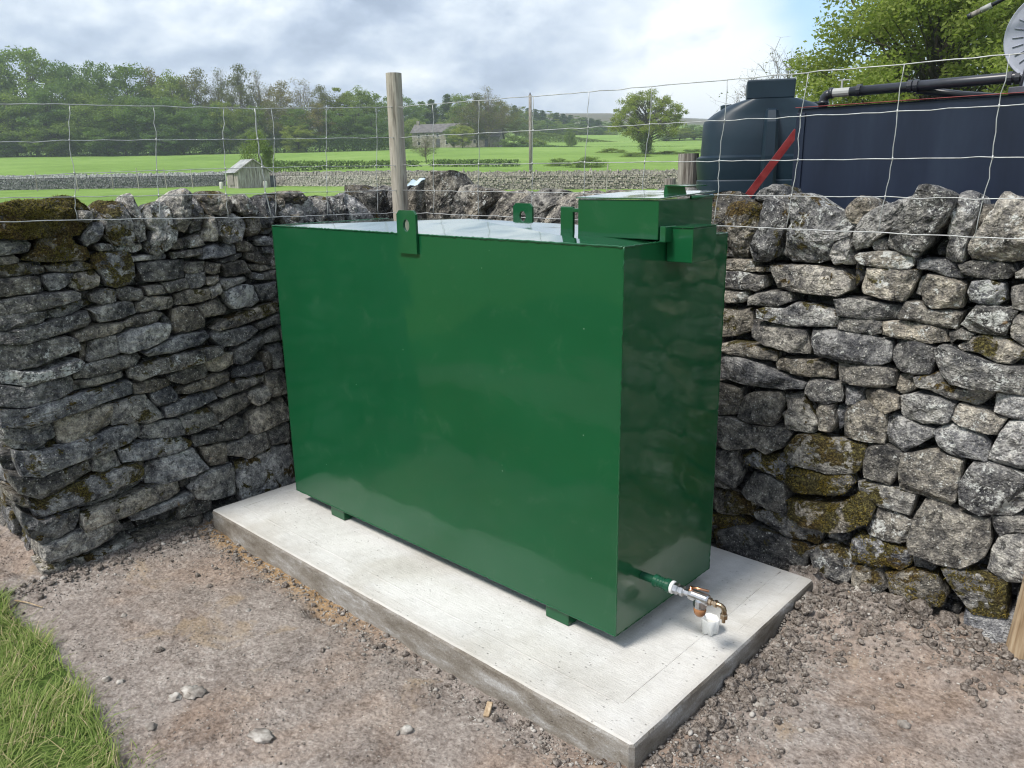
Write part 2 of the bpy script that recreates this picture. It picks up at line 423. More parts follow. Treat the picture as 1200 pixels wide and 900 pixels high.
def m_leaf(name, c1, c2, trans=0.35):
    m = bpy.data.materials.new(name); m.use_nodes = True; t = NT(m.node_tree); t.n.clear()
    out = t.new('ShaderNodeOutputMaterial'); d = t.new('ShaderNodeBsdfDiffuse'); tr = t.new('ShaderNodeBsdfTranslucent'); mx = t.new('ShaderNodeMixShader')
    oi = t.new('ShaderNodeObjectInfo'); pos = t.new('ShaderNodeNewGeometry').outputs['Position']
    rpi = t.new('ShaderNodeNewGeometry').outputs['Random Per Island']
    n = t.noise(pos, 0.9, 3, 0.6)
    k = t.math('ADD', t.math('MULTIPLY', rpi, 0.6), t.math('MULTIPLY', n, 0.5))
    c = t.mix(k, c1, c2)
    c = t.mix(1.0, c, t.ramp(oi.outputs['Random'], [(0, (0.80, 0.88, 0.9)), (0.5, (1.0, 1.0, 1.0)), (1, (1.28, 1.12, 0.95))]), 'MULTIPLY')
    t.l.new(c, d.inputs['Color']); t.l.new(t.mix(1.0, c, (1.15, 1.25, 0.6), 'MULTIPLY'), tr.inputs['Color'])
    mx.inputs[0].default_value = trans
    t.l.new(d.outputs[0], mx.inputs[1]); t.l.new(tr.outputs[0], mx.inputs[2]); t.l.new(mx.outputs[0], out.inputs[0])
    return m


M = {}
M['stone'] = m_stone()
M['green'] = m_green()
M['green_top'] = m_green(); b_ = M['green_top'].node_tree.nodes['Principled BSDF']; b_.inputs['Coat IOR'].default_value = 1.8; b_.inputs['Specular IOR Level'].default_value = 1.0; b_.inputs['Roughness'].default_value = 0.08
M['concrete'] = m_concrete()
M['dirt'] = m_dirt()
M['field'] = m_field()
M['leaf'] = m_leaf('leaves_mid', (0.098, 0.146, 0.045), (0.225, 0.295, 0.10), 0.48)
M['leaf_dark'] = m_leaf('leaves_dark', (0.082, 0.130, 0.052), (0.190, 0.265, 0.105), 0.48)
M['leaf_lite'] = m_leaf('leaves_spring', (0.130, 0.178, 0.052), (0.280, 0.345, 0.118), 0.5)
M['leaf_olive'] = m_leaf('leaves_budding', (0.120, 0.122, 0.062), (0.215, 0.210, 0.105), 0.42)
M['conifer'] = m_leaf('needles', (0.045, 0.080, 0.040), (0.095, 0.145, 0.065), 0.3)
M['grass'] = m_leaf('grass_blades', (0.070, 0.145, 0.026), (0.30, 0.37, 0.14), 0.35)
M['straw'] = m_leaf('dry_grass_blades', (0.30, 0.26, 0.15), (0.52, 0.47, 0.31), 0.3)
M['moss'] = m_leaf('moss_fronds', (0.030, 0.025, 0.010), (0.36, 0.31, 0.10), 0.3)
M['bark'] = m_simple('bark', (0.045, 0.038, 0.032), (0.12, 0.105, 0.09), 6, 0.95, 0.6, 0.03)
M['twig'] = m_simple('bare_twigs', (0.10, 0.085, 0.07), (0.20, 0.175, 0.145), 3, 0.95, 0)
M['post'] = m_simple('weathered_post_wood', (0.16, 0.14, 0.115), (0.42, 0.385, 0.33), 5, 0.9, 0.6, 0.004, c3=(0.30, 0.265, 0.22), stretch=(14, 14, 0.9))
M['stake'] = m_simple('tan_stake_wood', (0.22, 0.15, 0.085), (0.36, 0.265, 0.17), 5, 0.85, 0.5, 0.004, c3=(0.50, 0.40, 0.28), stretch=(12, 12, 0.8))
M['oldwood'] = m_simple('silvered_wood', (0.10, 0.085, 0.075), (0.22, 0.20, 0.185), 5, 0.95, 0.8, 0.01, c3=(0.40, 0.37, 0.34), stretch=(9, 9, 0.6))
M['wire'] = m_simple('galvanised_wire', (0.34, 0.35, 0.35), (0.54, 0.55, 0.55), 30, 0.5, 0, spec=0.5, metal=0.35)
M['navy'] = m_simple('navy_painted_steel', (0.0050, 0.0098, 0.025), (0.0085, 0.0150, 0.035), 2.0, 0.42, 0.05, 0.004, spec=0.4, c3=(0.015, 0.024, 0.047), stretch=(3, 3, 0.5))
M['red'] = m_simple('red_paint', (0.19, 0.020, 0.022), (0.30, 0.05, 0.050), 12, 0.5, 0.1, 0.002)
M['poly'] = m_simple('teal_polyethylene', (0.0055, 0.0160, 0.029), (0.0100, 0.0250, 0.041), 3, 0.44, 0.05, 0.003, spec=0.38)
M['blackpipe'] = m_simple('black_pipe', (0.012, 0.014, 0.020), (0.032, 0.036, 0.048), 6, 0.35, 0.1, 0.002, spec=0.5)
M['greysteel'] = m_simple('grey_painted_steel', (0.27, 0.29, 0.36), (0.42, 0.44, 0.52), 5, 0.45, 0.05, 0.002, spec=0.4)
M['darksteel'] = m_simple('dark_bracket_steel', (0.05, 0.055, 0.075), (0.11, 0.115, 0.14), 7, 0.5, 0.05, 0.002)
M['chrome'] = m_simple('plated_valve', (0.36, 0.365, 0.38), (0.58, 0.58, 0.60), 40, 0.3, 0, metal=1.0)
M['brass'] = m_simple('brass', (0.27, 0.20, 0.13), (0.44, 0.34, 0.24), 20, 0.3, 0, metal=1.0)
M['copper'] = m_simple('copper_fitting', (0.50, 0.24, 0.13), (0.68, 0.36, 0.22), 20, 0.3, 0, metal=1.0)
M['white'] = m_simple('white_plastic', (0.68, 0.68, 0.66), (0.84, 0.84, 0.82), 30, 0.4, 0.2, 0.002)
M['bluesheet'] = m_simple('pale_plastic_sheet', (0.30, 0.40, 0.46), (0.52, 0.62, 0.68), 9, 0.35, 0.4, 0.01)
M['slate'] = m_simple('slate_roof', (0.085, 0.080, 0.085), (0.16, 0.15, 0.15), 1.2, 0.8, 0.3, 0.05)
M['housewall'] = m_simple('house_rubble', (0.17, 0.155, 0.135), (0.36, 0.335, 0.29), 1.6, 0.95, 0.4, 0.05)
M['glass'] = m_simple('dark_window_glass', (0.015, 0.018, 0.022), (0.03, 0.034, 0.04), 2, 0.08, 0, spec=0.6)
M['trim'] = m_simple('pale_window_trim', (0.55, 0.54, 0.50), (0.7, 0.69, 0.66), 3, 0.7, 0)
M['tin'] = m_simple('weathered_tin_roof', (0.19, 0.20, 0.20), (0.38, 0.39, 0.39), 1.5, 0.6, 0.2, 0.02)
M['board'] = m_simple('bleached_boards', (0.14, 0.12, 0.105), (0.31, 0.285, 0.26), 2.2, 0.95, 0.5, 0.03, c3=(0.52, 0.50, 0.47), stretch=(5, 5, 0.5))
M['pebble'] = m_simple('grit_pebbles', (0.13, 0.113, 0.10), (0.26, 0.236, 0.212), 24, 0.95, 0.6, 0.004, c3=(0.48, 0.455, 0.42), detail=3)
M['clod'] = m_simple('crumbly_soil', (0.085, 0.068, 0.057), (0.20, 0.170, 0.148), 95, 0.97, 1.0, 0.02, c3=(0.37, 0.33, 0.295), detail=3)
M['amber'] = None
m, t, b, pos = mat('amber_bowl'); b.inputs['Base Color'].default_value = (0.40, 0.19, 0.085, 1); b.inputs['Roughness'].default_value = 0.15
b.inputs['Transmission Weight'].default_value = 0.25; M['amber'] = m
M['foil'] = m_simple('ptfe_tape', (0.72, 0.73, 0.73), (0.85, 0.86, 0.86), 40, 0.5, 0.2, 0.001)
M['greendark'] = m_simple('green_hammered_socket', (0.006, 0.055, 0.028), (0.010, 0.085, 0.045), 50, 0.3, 0.2, 0.002, spec=0.5)
M['core'] = m_simple('packed_soil_and_rubble', (0.018, 0.016, 0.014), (0.055, 0.050, 0.045), 30, 0.98, 0.9, 0.02)

# ================================================================== terrain
SX0, SX1, SY0, SY1, SLAB_H = -0.22, 2.111, -0.32, 0.867, 0.10
TW, TD, TH, TZ = 1.827, 0.589, 1.22, 0.056


def build_field():
    rs = [0.0] + list(np.geomspace(1.2, 2600, 86)); na = 160
    V = [(CAM[0], CAM[1], field_h(CAM[0], CAM[1]))]; Fc = []
    for r in rs[1:]:
        for k in range(na):
            a = 2 * math.pi * k / na; X = CAM[0] + r * math.cos(a); Y = CAM[1] + r * math.sin(a)
            V.append((X, Y, field_h(X, Y) - (0.10 if r < 9 else 0)))
    for k in range(na): Fc.append((0, 1 + k, 1 + (k + 1) % na))
    for i in range(len(rs) - 2):
        for k in range(na):
            a = 1 + i * na + k; b2 = 1 + i * na + (k + 1) % na
            Fc.append((a, a + na, b2 + na, b2))
    me = bpy.data.meshes.new('field'); me.from_pydata(V, [], Fc); me.update()
    me.polygons.foreach_set('use_smooth', [True] * len(me.polygons)); me.materials.append(M['field'])
    o = bpy.data.objects.new('field', me); COL.objects.link(o); tag(o, kind='structure')


build_field()

# grass corner at the lower left of the yard: boundary traced on the ground
turf_poly = [onplane(x, y, (0, 0, 1), -0.09)[:2] for x, y in
             ((-160, 640), (-60, 668), (0, 702), (28, 735), (62, 760), (85, 800), (112, 840), (140, 905), (150, 960), (120, 1100), (-300, 1100), (-400, 700))]


def inside(poly, x, y):
    c = False; j = len(poly) - 1
    for i in range(len(poly)):
        xi, yi = poly[i][0], poly[i][1]; xj, yj = poly[j][0], poly[j][1]
        if (yi > y) != (yj > y) and x < (xj - xi) * (y - yi) / (yj - yi) + xi: c = not c
        j = i
    return c


def poly_dist(poly, x, y):
    d = 1e9
    for i in range(len(poly)):
        ax, ay = poly[i][0], poly[i][1]; bx, by = poly[(i + 1) % len(poly)][0], poly[(i + 1) % len(poly)][1]
        t = max(0, min(1, ((x - ax) * (bx - ax) + (y - ay) * (by - ay)) / ((bx - ax) ** 2 + (by - ay) ** 2 + 1e-12)))
        d = min(d, math.hypot(x - ax - t * (bx - ax), y - ay - t * (by - ay)))
    return d


def sstep(a, b, x):
    t = max(0.0, min(1.0, (x - a) / (b - a))); return t * t * (3 - 2 * t)


def yard_h(x, y, fine=True):
    h = -0.092 + 0.022 * fbm(x * 1.1, y * 1.1, 0.3, 3)
    h += 0.014 * fbm(x * 5.0, y * 5.0, 2.2, 4)
    if fine: h += 0.010 * fbm(x * 20, y * 20, 4.4, 3)
    # distance outside the slab
    dx = max(SX0 - x, 0, x - SX1); dy = max(SY0 - y, 0, y - SY1); d = math.hypot(dx, dy)
    rough = abs(fbm(x * 9, y * 9, 7.7, 4))
    if x > SX1 - 0.1:                                 # loose earth heaped along the right side and the back wall
        k = sstep(0.30, 0.02, d) * (1 if y < 0.75 else 0.6)
        h += k * (0.002 + 0.055 * rough)
        kb = sstep(0.42, 0.80, y); h += kb * (0.035 + 0.075 * rough)
    else:
        h += sstep(0.16, 0.02, d) * (-0.016 + 0.030 * rough)
    if y > 0.8 and x <= SX1: h += 0.03 * rough + 0.03
    # foot of the left wall
    kl = sstep(0.34, 0.05, x + 0.30) * (1 if y < 0.05 else 0.4); h += kl * (0.012 + 0.05 * rough)
    # scrape / small trench near the slab front
    for (tx, ty, tr, td) in TRENCH:
        q = math.hypot((x - tx) * 0.8, (y - ty)) / tr
        if q < 1: h -= td * (1 - q) ** 1.5
    if d <= 0: h = min(h, -0.095)
    return h


TRENCH = []
for (ix, iy, r_, d_) in ((372, 712, 0.075, 0.065), (388, 722, 0.05, 0.055), (232, 612, 0.11, 0.03), (8, 660, 0.16, 0.07), (600, 838, 0.05, 0.02)):
    q_ = onplane(ix, iy, (0, 0, 1), -0.09); TRENCH.append((q_[0], q_[1], r_, d_))


def build_yard():
    xs = np.concatenate([np.arange(-4.0, -1.6, 0.12), np.arange(-1.6, 3.7, 0.018), np.arange(3.7, 7.0, 0.12)])
    ys = np.concatenate([np.arange(-7.0, -2.3, 0.12), np.arange(-2.3, 1.12, 0.018), np.arange(1.12, 1.30, 0.08)])
    nx, ny = len(xs), len(ys); V = np.zeros((nx * ny, 3)); sand = np.zeros(nx * ny); turf = np.zeros(nx * ny)
    for j, y in enumerate(ys):
        for i, x in enumerate(xs):
            k = j * nx + i; h = yard_h(x, y)
            edge = min(x + 4.0, 7.0 - x, y + 7.0)
            if edge < 0.8: h -= (0.8 - edge) * 0.35
            t_ = 0.0
            if x < 1.9 and y < 0.2 and inside(turf_poly, x, y): t_ = 1.0; h += 0.02
            lawn = sstep(-2.9, -3.5, y + 0.25 * nz(x * 1.3, y * 1.3)) if y < -2 else 0
            far = max(lawn, sstep(5.0, 5.8, x), sstep(-1.5, -2.0, x))
            turf[k] = max(t_, far)
            s_ = 0.0
            if -0.3 < x < 1.3 and SY0 - 0.13 < y < SY0 + 0.02:
                s_ = sstep(0.11, 0.02, SY0 - y + 0.05 * fbm(x * 6, y * 6, 1.1, 3)) * sstep(1.3, 0.7, x + 0.25 * nz(x * 3, 5.5))
            sand[k] = s_
            V[k] = (x, y, h)
    I = np.arange(nx * ny).reshape(ny, nx)
    Fc = np.stack([I[:-1, :-1], I[:-1, 1:], I[1:, 1:], I[1:, :-1]], -1).reshape(-1, 4)
    o = np_mesh('bare_ground', V, Fc, M['dirt'], smooth=True)
    for nm, arr in (('sand', sand), ('turf', turf)):
        at = o.data.attributes.new(nm, 'FLOAT', 'POINT'); at.data.foreach_set('value', arr.astype(np.float32))
    tag(o, kind='structure')


build_yard()


# ================================================================== slab
def build_slab():
    mb = MB(); n = 60
    # outline walked round with small irregularities, rounded corners
    pts = []
    cs = [(SX0, SY0), (SX1, SY0), (SX1, SY1), (SX0, SY1)]
    for i in range(4):
        a = Vector(cs[i]); b_ = Vector(cs[(i + 1) % 4]); L = (b_ - a).length; k = int(L / 0.035); dv = (b_ - a).normalized(); nv = Vector((dv.y, -dv.x))
        for q in range(k):
            s_ = 0.012 + (L - 0.024) * q / (k - 1); p = a + dv * s_
            w_ = 0.0035 * fbm(p.x * 5, p.y * 5, 3.1, 3)
            pts.append(p + nv * w_)
    m_ = len(pts); c = Vector(((SX0 + SX1) / 2, (SY0 + SY1) / 2))
    rings = [(-SLAB_H - 0.03, 0.0), (-SLAB_H * 0.5, 0.0), (-0.012, 0.0), (-0.003, 0.004), (0.0, 0.012), (0.0, 0.05)]
    for z, ins in rings:
        for p in pts:
            d = Vector((max(min(p.x, SX1 - ins), SX0 + ins), max(min(p.y, SY1 - ins), SY0 + ins)))
            jz = 0.0025 * fbm(p.x * 14, p.y * 14, z * 30, 2) if z > -0.02 else 0
            bul = 0.004 * fbm(p.x * 9, p.y * 9, z * 20, 3)
            o_ = (p - c).normalized() * (bul if z < -0.005 else bul * 0.5)
            mb.v.append((d.x + o_.x, d.y + o_.y, z + jz))
    for r in range(len(rings) - 1):
        for k in range(m_):
            a = r * m_ + k; b2 = r * m_ + (k + 1) % m_; mb.f.append((a, b2, b2 + m_, a + m_))
    e = (len(rings) - 1) * m_
    mb.f.append(tuple(e + k for k in range(m_)))
    o = mb.build('concrete_slab', M['concrete'], smooth=False)
    tag(o, 'pale rectangular concrete slab under the green oil tank', 'concrete slab')
    # shallow screed ridges that run round the border of the float-finished top
    for (x0, y0, x1, y1) in ((SX0 + 0.02, SY0 + 0.115, SX1 - 0.13, SY0 + 0.12), (SX0 + 0.085, SY0 + 0.02, SX0 + 0.09, SY1 - 0.02), (SX1 - 0.125, SY0 + 0.13, SX1 - 0.12, SY1 - 0.03)):
        mb = MB(); L = math.hypot(x1 - x0, y1 - y0); k = int(L / 0.03); pts = []; rr = []
        for q in range(k + 1):
            s_ = q / k; x = x0 + (x1 - x0) * s_; y = y0 + (y1 - y0) * s_
            pts.append((x + 0.004 * nz(x * 4, y * 4, 9), y + 0.004 * nz(x * 4, y * 4, 2), -0.0012 + 0.0008 * nz(x * 9, y * 9)))
            rr.append(0.0028 + 0.0012 * nz(x * 11, y * 11, 5))
        mb.tube(pts, rr, 6); mb.build('screed_ridge', M['concrete'], o, smooth=True)
    return o


slab = build_slab()

# ================================================================== dry stone walls, traced stone by stone
BT = 0.07
LX, BY = -0.30, 0.975            # foot of the left wall face (x) and of the back wall face (y)
def left_sz(x, y): p = onplane(x, y, (1, 0, BT), LX); return (p[1], p[2])
def back_sz(x, y): p = onplane(x, y, (0, 1, -BT), BY); return (p[0], p[2])
def left_w(s, z, out): return (LX - BT * z + out, s, z)
def back_w(s, z, out): return (s, BY + BT * z - out, z)


# crop origin and scale, then one stone per line:  outline ; moss ; lichen ; proud (cm) ; tone
LEFT_STONES = """
@0 220 6
-230,385 0,375 170,360 215,395 205,450 100,470 -230,490;1;2;1;0
-225,500 0,487 110,478 148,500 140,525 30,545 -225,560;0;2;0;0
265,360 330,340 480,335 510,390 600,420 625,480 600,510 420,515 260,520 160,505 240,430;7;0;2;-2
-215,570 60,545 180,525 310,560 318,590 280,605 120,620 -215,640;4;1;1;-1
325,545 440,530 560,515 640,540 630,570 520,595 340,590;5;2;1;-1
660,410 720,390 800,395 900,385 1000,395 1000,430 940,450 700,445;0;7;1;1
640,490 700,460 860,445 905,480 920,530 935,620 900,670 820,698 760,690 700,600 650,560;6;4;3;0
910,490 1050,475 1170,450 1183,480 1160,500 930,520;0;1;0;0
-200,650 0,640 200,620 260,625 272,680 270,730 150,745 -200,785;0;2;2;0
310,620 400,605 505,605 490,670 410,720 350,722 310,670;0;3;1;0
505,620 560,590 640,575 690,620 685,690 600,720 530,722 495,690;4;3;2;0
-180,805 0,790 280,745 500,722 540,740 535,775 400,820 160,880 -170,915;0;1;3;0
640,760 700,720 790,710 825,740 810,795 730,825 650,800;1;3;1;0
820,715 900,698 980,715 1002,760 980,785 870,795 825,770;1;2;1;0
@160 200 6
380,490 440,450 470,520 440,530 370,540;0;6;1;2
210,550 240,500 310,480 335,540 270,555;0;2;0;0
260,580 470,545 472,590 265,620;0;0;1;0
475,540 560,520 600,545 640,512 690,520 692,580 560,612 450,615;0;1;2;1
705,500 760,495 870,540 870,570 780,572 710,565;0;1;0;-1
830,490 900,460 950,470 950,520 860,525;0;6;1;0
770,580 880,575 950,640 950,660 850,650 770,620;0;3;1;0
885,540 960,540 965,590 900,580;0;2;0;0
585,630 700,590 750,578 755,605 680,635 600,650;0;1;0;0
0,655 170,635 335,625 340,690 345,750 200,770 40,785 10,700;0;1;1;-1
350,650 480,635 485,700 490,720 370,725 345,700;0;3;0;0
490,640 590,660 595,720 560,735 490,715;0;3;1;0
600,660 750,630 795,710 640,745;0;1;1;-1
790,660 900,660 945,690 870,705 795,695;0;1;0;0
800,710 890,730 890,770 820,760;0;1;1;0
890,720 975,700 980,760 900,770;0;2;0;0
355,725 480,715 492,800 380,830 360,780;0;1;1;0
490,755 590,740 590,760 540,810 500,800;0;4;0;1
595,770 780,740 790,770 620,830 595,800;0;2;1;0
55,815 180,800 200,860 80,875;0;5;1;2
190,790 350,760 368,825 230,858 200,830;0;2;1;0
@0 350 6
-170,135 0,115 180,85 290,85 303,130 290,160 160,200 50,218 -165,225;0;1;2;0
310,85 420,60 520,25 620,15 655,45 560,85 450,120 330,145;3;3;0;-1
-150,240 60,220 250,185 420,130 600,85 625,160 600,190 400,245 200,300 60,320 -140,320;0;2;3;0
625,80 750,45 880,20 935,25 955,100 850,140 690,165 650,100;0;5;1;0
860,170 950,120 1080,85 1135,100 1090,150 980,190 885,195;0;2;2;0
525,240 700,185 860,165 880,205 830,240 680,275 550,300 520,270;0;1;1;0
-120,330 80,325 300,290 450,258 535,280 560,350 400,410 250,470 100,500 -90,495;0;5;2;0
825,270 960,200 1100,165 1175,180 1180,260 1080,320 900,388 845,375;0;2;3;1
640,300 760,258 810,265 828,380 640,450 610,440;0;1;1;1
560,320 635,300 610,445 580,440;2;0;-3;-1
-70,505 100,500 260,510 400,460 540,418 565,440 530,490 330,560 170,610 -60,590;0;9;4;2
500,510 640,450 800,410 980,385 1000,410 960,470 780,520 620,548 510,555;0;3;1;0
-60,600 160,620 330,570 480,525 505,570 500,640 350,710 150,760 -30,750;0;2;3;1
510,580 700,545 870,505 885,545 800,580 640,630 520,650;0;1;0;0
-30,770 150,770 400,700 650,640 910,582 940,600 935,670 800,710 500,800 330,860 180,895 -10,890;1;2;3;0
945,600 1080,565 1185,568 1195,610 1090,650 950,668;0;1;1;0
370,855 560,790 790,740 797,790 775,880 650,950 500,1010 410,1015;0;2;1;1
800,740 950,690 1020,675 1080,740 1145,830 1020,872 960,860 790,890 780,850;1;1;2;1
@160 330 6
0,150 80,110 250,105 275,150 250,190 100,205 0,220;0;1;1;-1
285,90 370,60 500,55 520,120 400,150 280,165;1;1;1;0
505,55 575,15 600,75 530,120;0;3;2;1
615,80 640,50 760,20 820,30 875,140 800,170 680,190 640,150;0;9;2;1
835,30 970,5 985,120 890,140;0;1;0;0
430,180 580,115 640,195 610,225 480,250;0;2;1;0
260,200 320,175 410,180 465,260 460,315 280,365 255,290;0;2;2;0
160,230 200,225 240,280 260,340 225,350;0;1;0;0
530,330 600,275 760,215 900,165 995,140 1000,205 860,260 700,310 560,342;3;1;2;0
835,300 1000,230 1005,290 850,340;0;1;1;0
515,385 560,345 680,330 790,305 825,340 770,395 690,440 600,455 530,410;0;2;3;0
40,500 200,420 340,365 470,340 502,390 440,440 260,495 90,525;0;2;2;0
690,480 790,410 880,390 905,420 830,530 740,582 700,575;0;1;2;0
-55,610 40,580 200,530 400,480 585,450 585,500 440,560 230,630 110,655 20,695 -50,675;1;5;3;1
470,570 590,505 680,500 690,580 560,635 500,620;0;2;0;0
895,380 1010,310 1015,415 910,430;0;0;0;0
930,460 1020,435 1040,600 965,610;0;0;0;0
690,620 760,590 880,565 895,630 750,670 690,675;0;1;1;0
890,500 930,490 950,530 945,620 905,630;0;0;1;0
200,665 330,600 470,570 500,620 490,665 330,720 230,690;0;2;2;0
275,770 400,710 520,660 630,635 630,690 550,730 400,780 295,795;1;1;2;0
555,760 650,710 890,655 890,695 760,750 600,808 560,800;1;2;2;0
100,790 240,735 282,790 275,845 150,880 110,830;0;1;1;0
905,650 1035,610 1050,780 960,805 910,740;0;0;1;0
770,790 910,730 945,790 920,830 850,868 810,850;0;1;2;0
@0 490 6
-5,55 170,70 350,25 390,120 230,230 80,205 10,140;1;1;2;0
80,215 240,235 440,180 650,120 820,60 960,22 990,60 985,120 850,190 650,250 450,320 280,395 130,390 100,300;1;2;4;0
620,275 800,222 850,325 700,375 640,370;0;1;1;0
50,390 250,405 450,345 600,290 635,365 520,440 400,510 270,555 120,520;1;2;3;0
200,580 340,540 450,480 640,400 850,330 940,308 975,330 990,400 800,480 560,590 400,650 260,705 220,650;4;2;4;0
60,520 190,565 205,630 140,615 85,575;1;2;1;0
545,625 700,560 850,480 1000,420 1005,440 900,510 700,590 570,640;0;1;0;0
130,640 210,690 270,715 430,660 545,630 545,700 520,780 290,880 200,830 140,720;2;1;4;0
560,670 750,590 950,510 1100,460 1245,425 1265,510 1180,560 900,670 700,750 580,795 560,740;1;1;3;1
290,890 520,795 700,735 820,710 860,760 780,850 600,930 420,990 300,990;0;1;3;1
@160 460 6
195,100 330,40 540,-20 558,40 450,90 260,165 200,170;1;1;2;0
515,95 640,40 760,5 800,80 700,140 570,205 550,150;0;1;2;0
800,170 880,90 1030,35 1055,110 1050,190 950,235 820,285 795,250;0;1;2;0
300,175 400,130 490,105 555,160 568,215 420,270 350,290 310,230;1;2;2;0
25,320 60,230 180,200 290,190 320,250 325,290 210,315 60,330;0;2;1;0
415,310 560,270 550,345 420,380 405,340;0;1;1;0
560,345 620,220 700,170 790,200 795,270 760,310 600,350;0;1;0;0
500,245 600,220 590,255 520,258;0;2;0;0
625,370 720,330 900,275 950,380 860,420 780,465 730,445 640,440;0;4;2;1
930,270 1075,220 1085,360 960,380;0;0;0;0
-130,400 0,350 180,320 300,312 403,345 395,375 250,425 60,465 -110,480;1;2;2;0
460,390 620,355 630,490 520,518 490,480;0;1;1;0
60,600 80,500 200,450 400,395 420,420 485,520 400,570 200,630 70,640;0;1;2;1
0,500 60,470 80,500 60,600 20,590;1;0;-3;-1
400,620 460,560 660,495 690,540 695,710 540,745 430,745 370,670;0;1;3;0
695,490 860,440 960,390 1090,370 1105,600 1090,720 740,770 700,620;2;1;2;0
290,600 380,580 385,640 320,675;0;0;-2;-1
-40,860 140,790 240,750 380,700 402,740 240,810 40,890 -20,910;0;1;2;1
"""
LEFT_COPE = """
@0 220 6
-240,160 -120,125 0,108 100,98 200,92 300,84 380,66 440,56 500,64 550,84 605,125 640,180 635,235 610,290 560,325 480,342 300,338 150,350 0,352 -240,368;9;0;6;-1
590,330 640,260 700,235 728,250 722,330 660,385 605,405 583,370;0;3;3;3
540,165 620,168 640,215 600,240 545,225;0;2;4;4
640,190 655,140 690,108 740,92 810,94 860,112 895,160 905,210 918,270 938,340 932,400 860,405 790,398 735,330 722,260 665,225;5;3;3;-1
900,60 925,35 945,70 970,130 985,200 1010,260 1015,360 975,385 940,330 930,230 895,180;0;7;2;1
@160 200 6
30,310 60,250 100,222 180,230 215,290 230,360 262,420 250,480 190,560 130,590 85,570 75,500 100,420 60,400;1;6;5;1
195,215 240,180 280,135 300,128 330,160 348,240 345,330 335,430 290,415 250,380 230,300;0;0;7;3
350,200 430,190 460,240 470,330 465,430 440,445 400,430 385,330 350,290;1;3;0;0
440,180 500,148 590,150 640,175 680,240 640,290 560,310 510,310 480,270 460,220;1;3;2;0
560,330 640,300 720,320 765,375 730,430 700,500 620,500 565,450;1;4;4;0
470,310 540,310 550,370 560,450 555,490 480,495 460,460 500,400;0;3;3;2
690,230 720,180 780,170 820,200 840,290 830,320 760,320 700,290;1;8;3;-1
770,340 850,320 880,400 850,450 800,460 770,410;1;3;1;0
850,180 960,175 975,290 960,360 945,440 890,440 870,340 850,300;1;2;2;1
975,200 1040,200 1060,300 1000,370 975,360;0;4;0;0
1010,160 1150,145 1190,180 1200,270 1110,250 1060,230;1;3;1;0
1065,310 1120,305 1130,345 1100,370 1070,350;0;0;4;-2
960,470 1060,390 1200,370 1200,520 960,560;0;0;0;0
@300 220 4.5
110,120 240,40 300,80 330,180 330,260 200,260;0;4;2;0
300,60 330,40 390,60 385,160 385,260 330,260;1;3;3;1
385,50 460,40 475,160 475,260 400,260;0;6;2;1
470,30 560,60 605,170 605,260 490,260;0;7;3;0
560,30 700,0 705,160 705,260 610,260;1;5;2;-1
"""
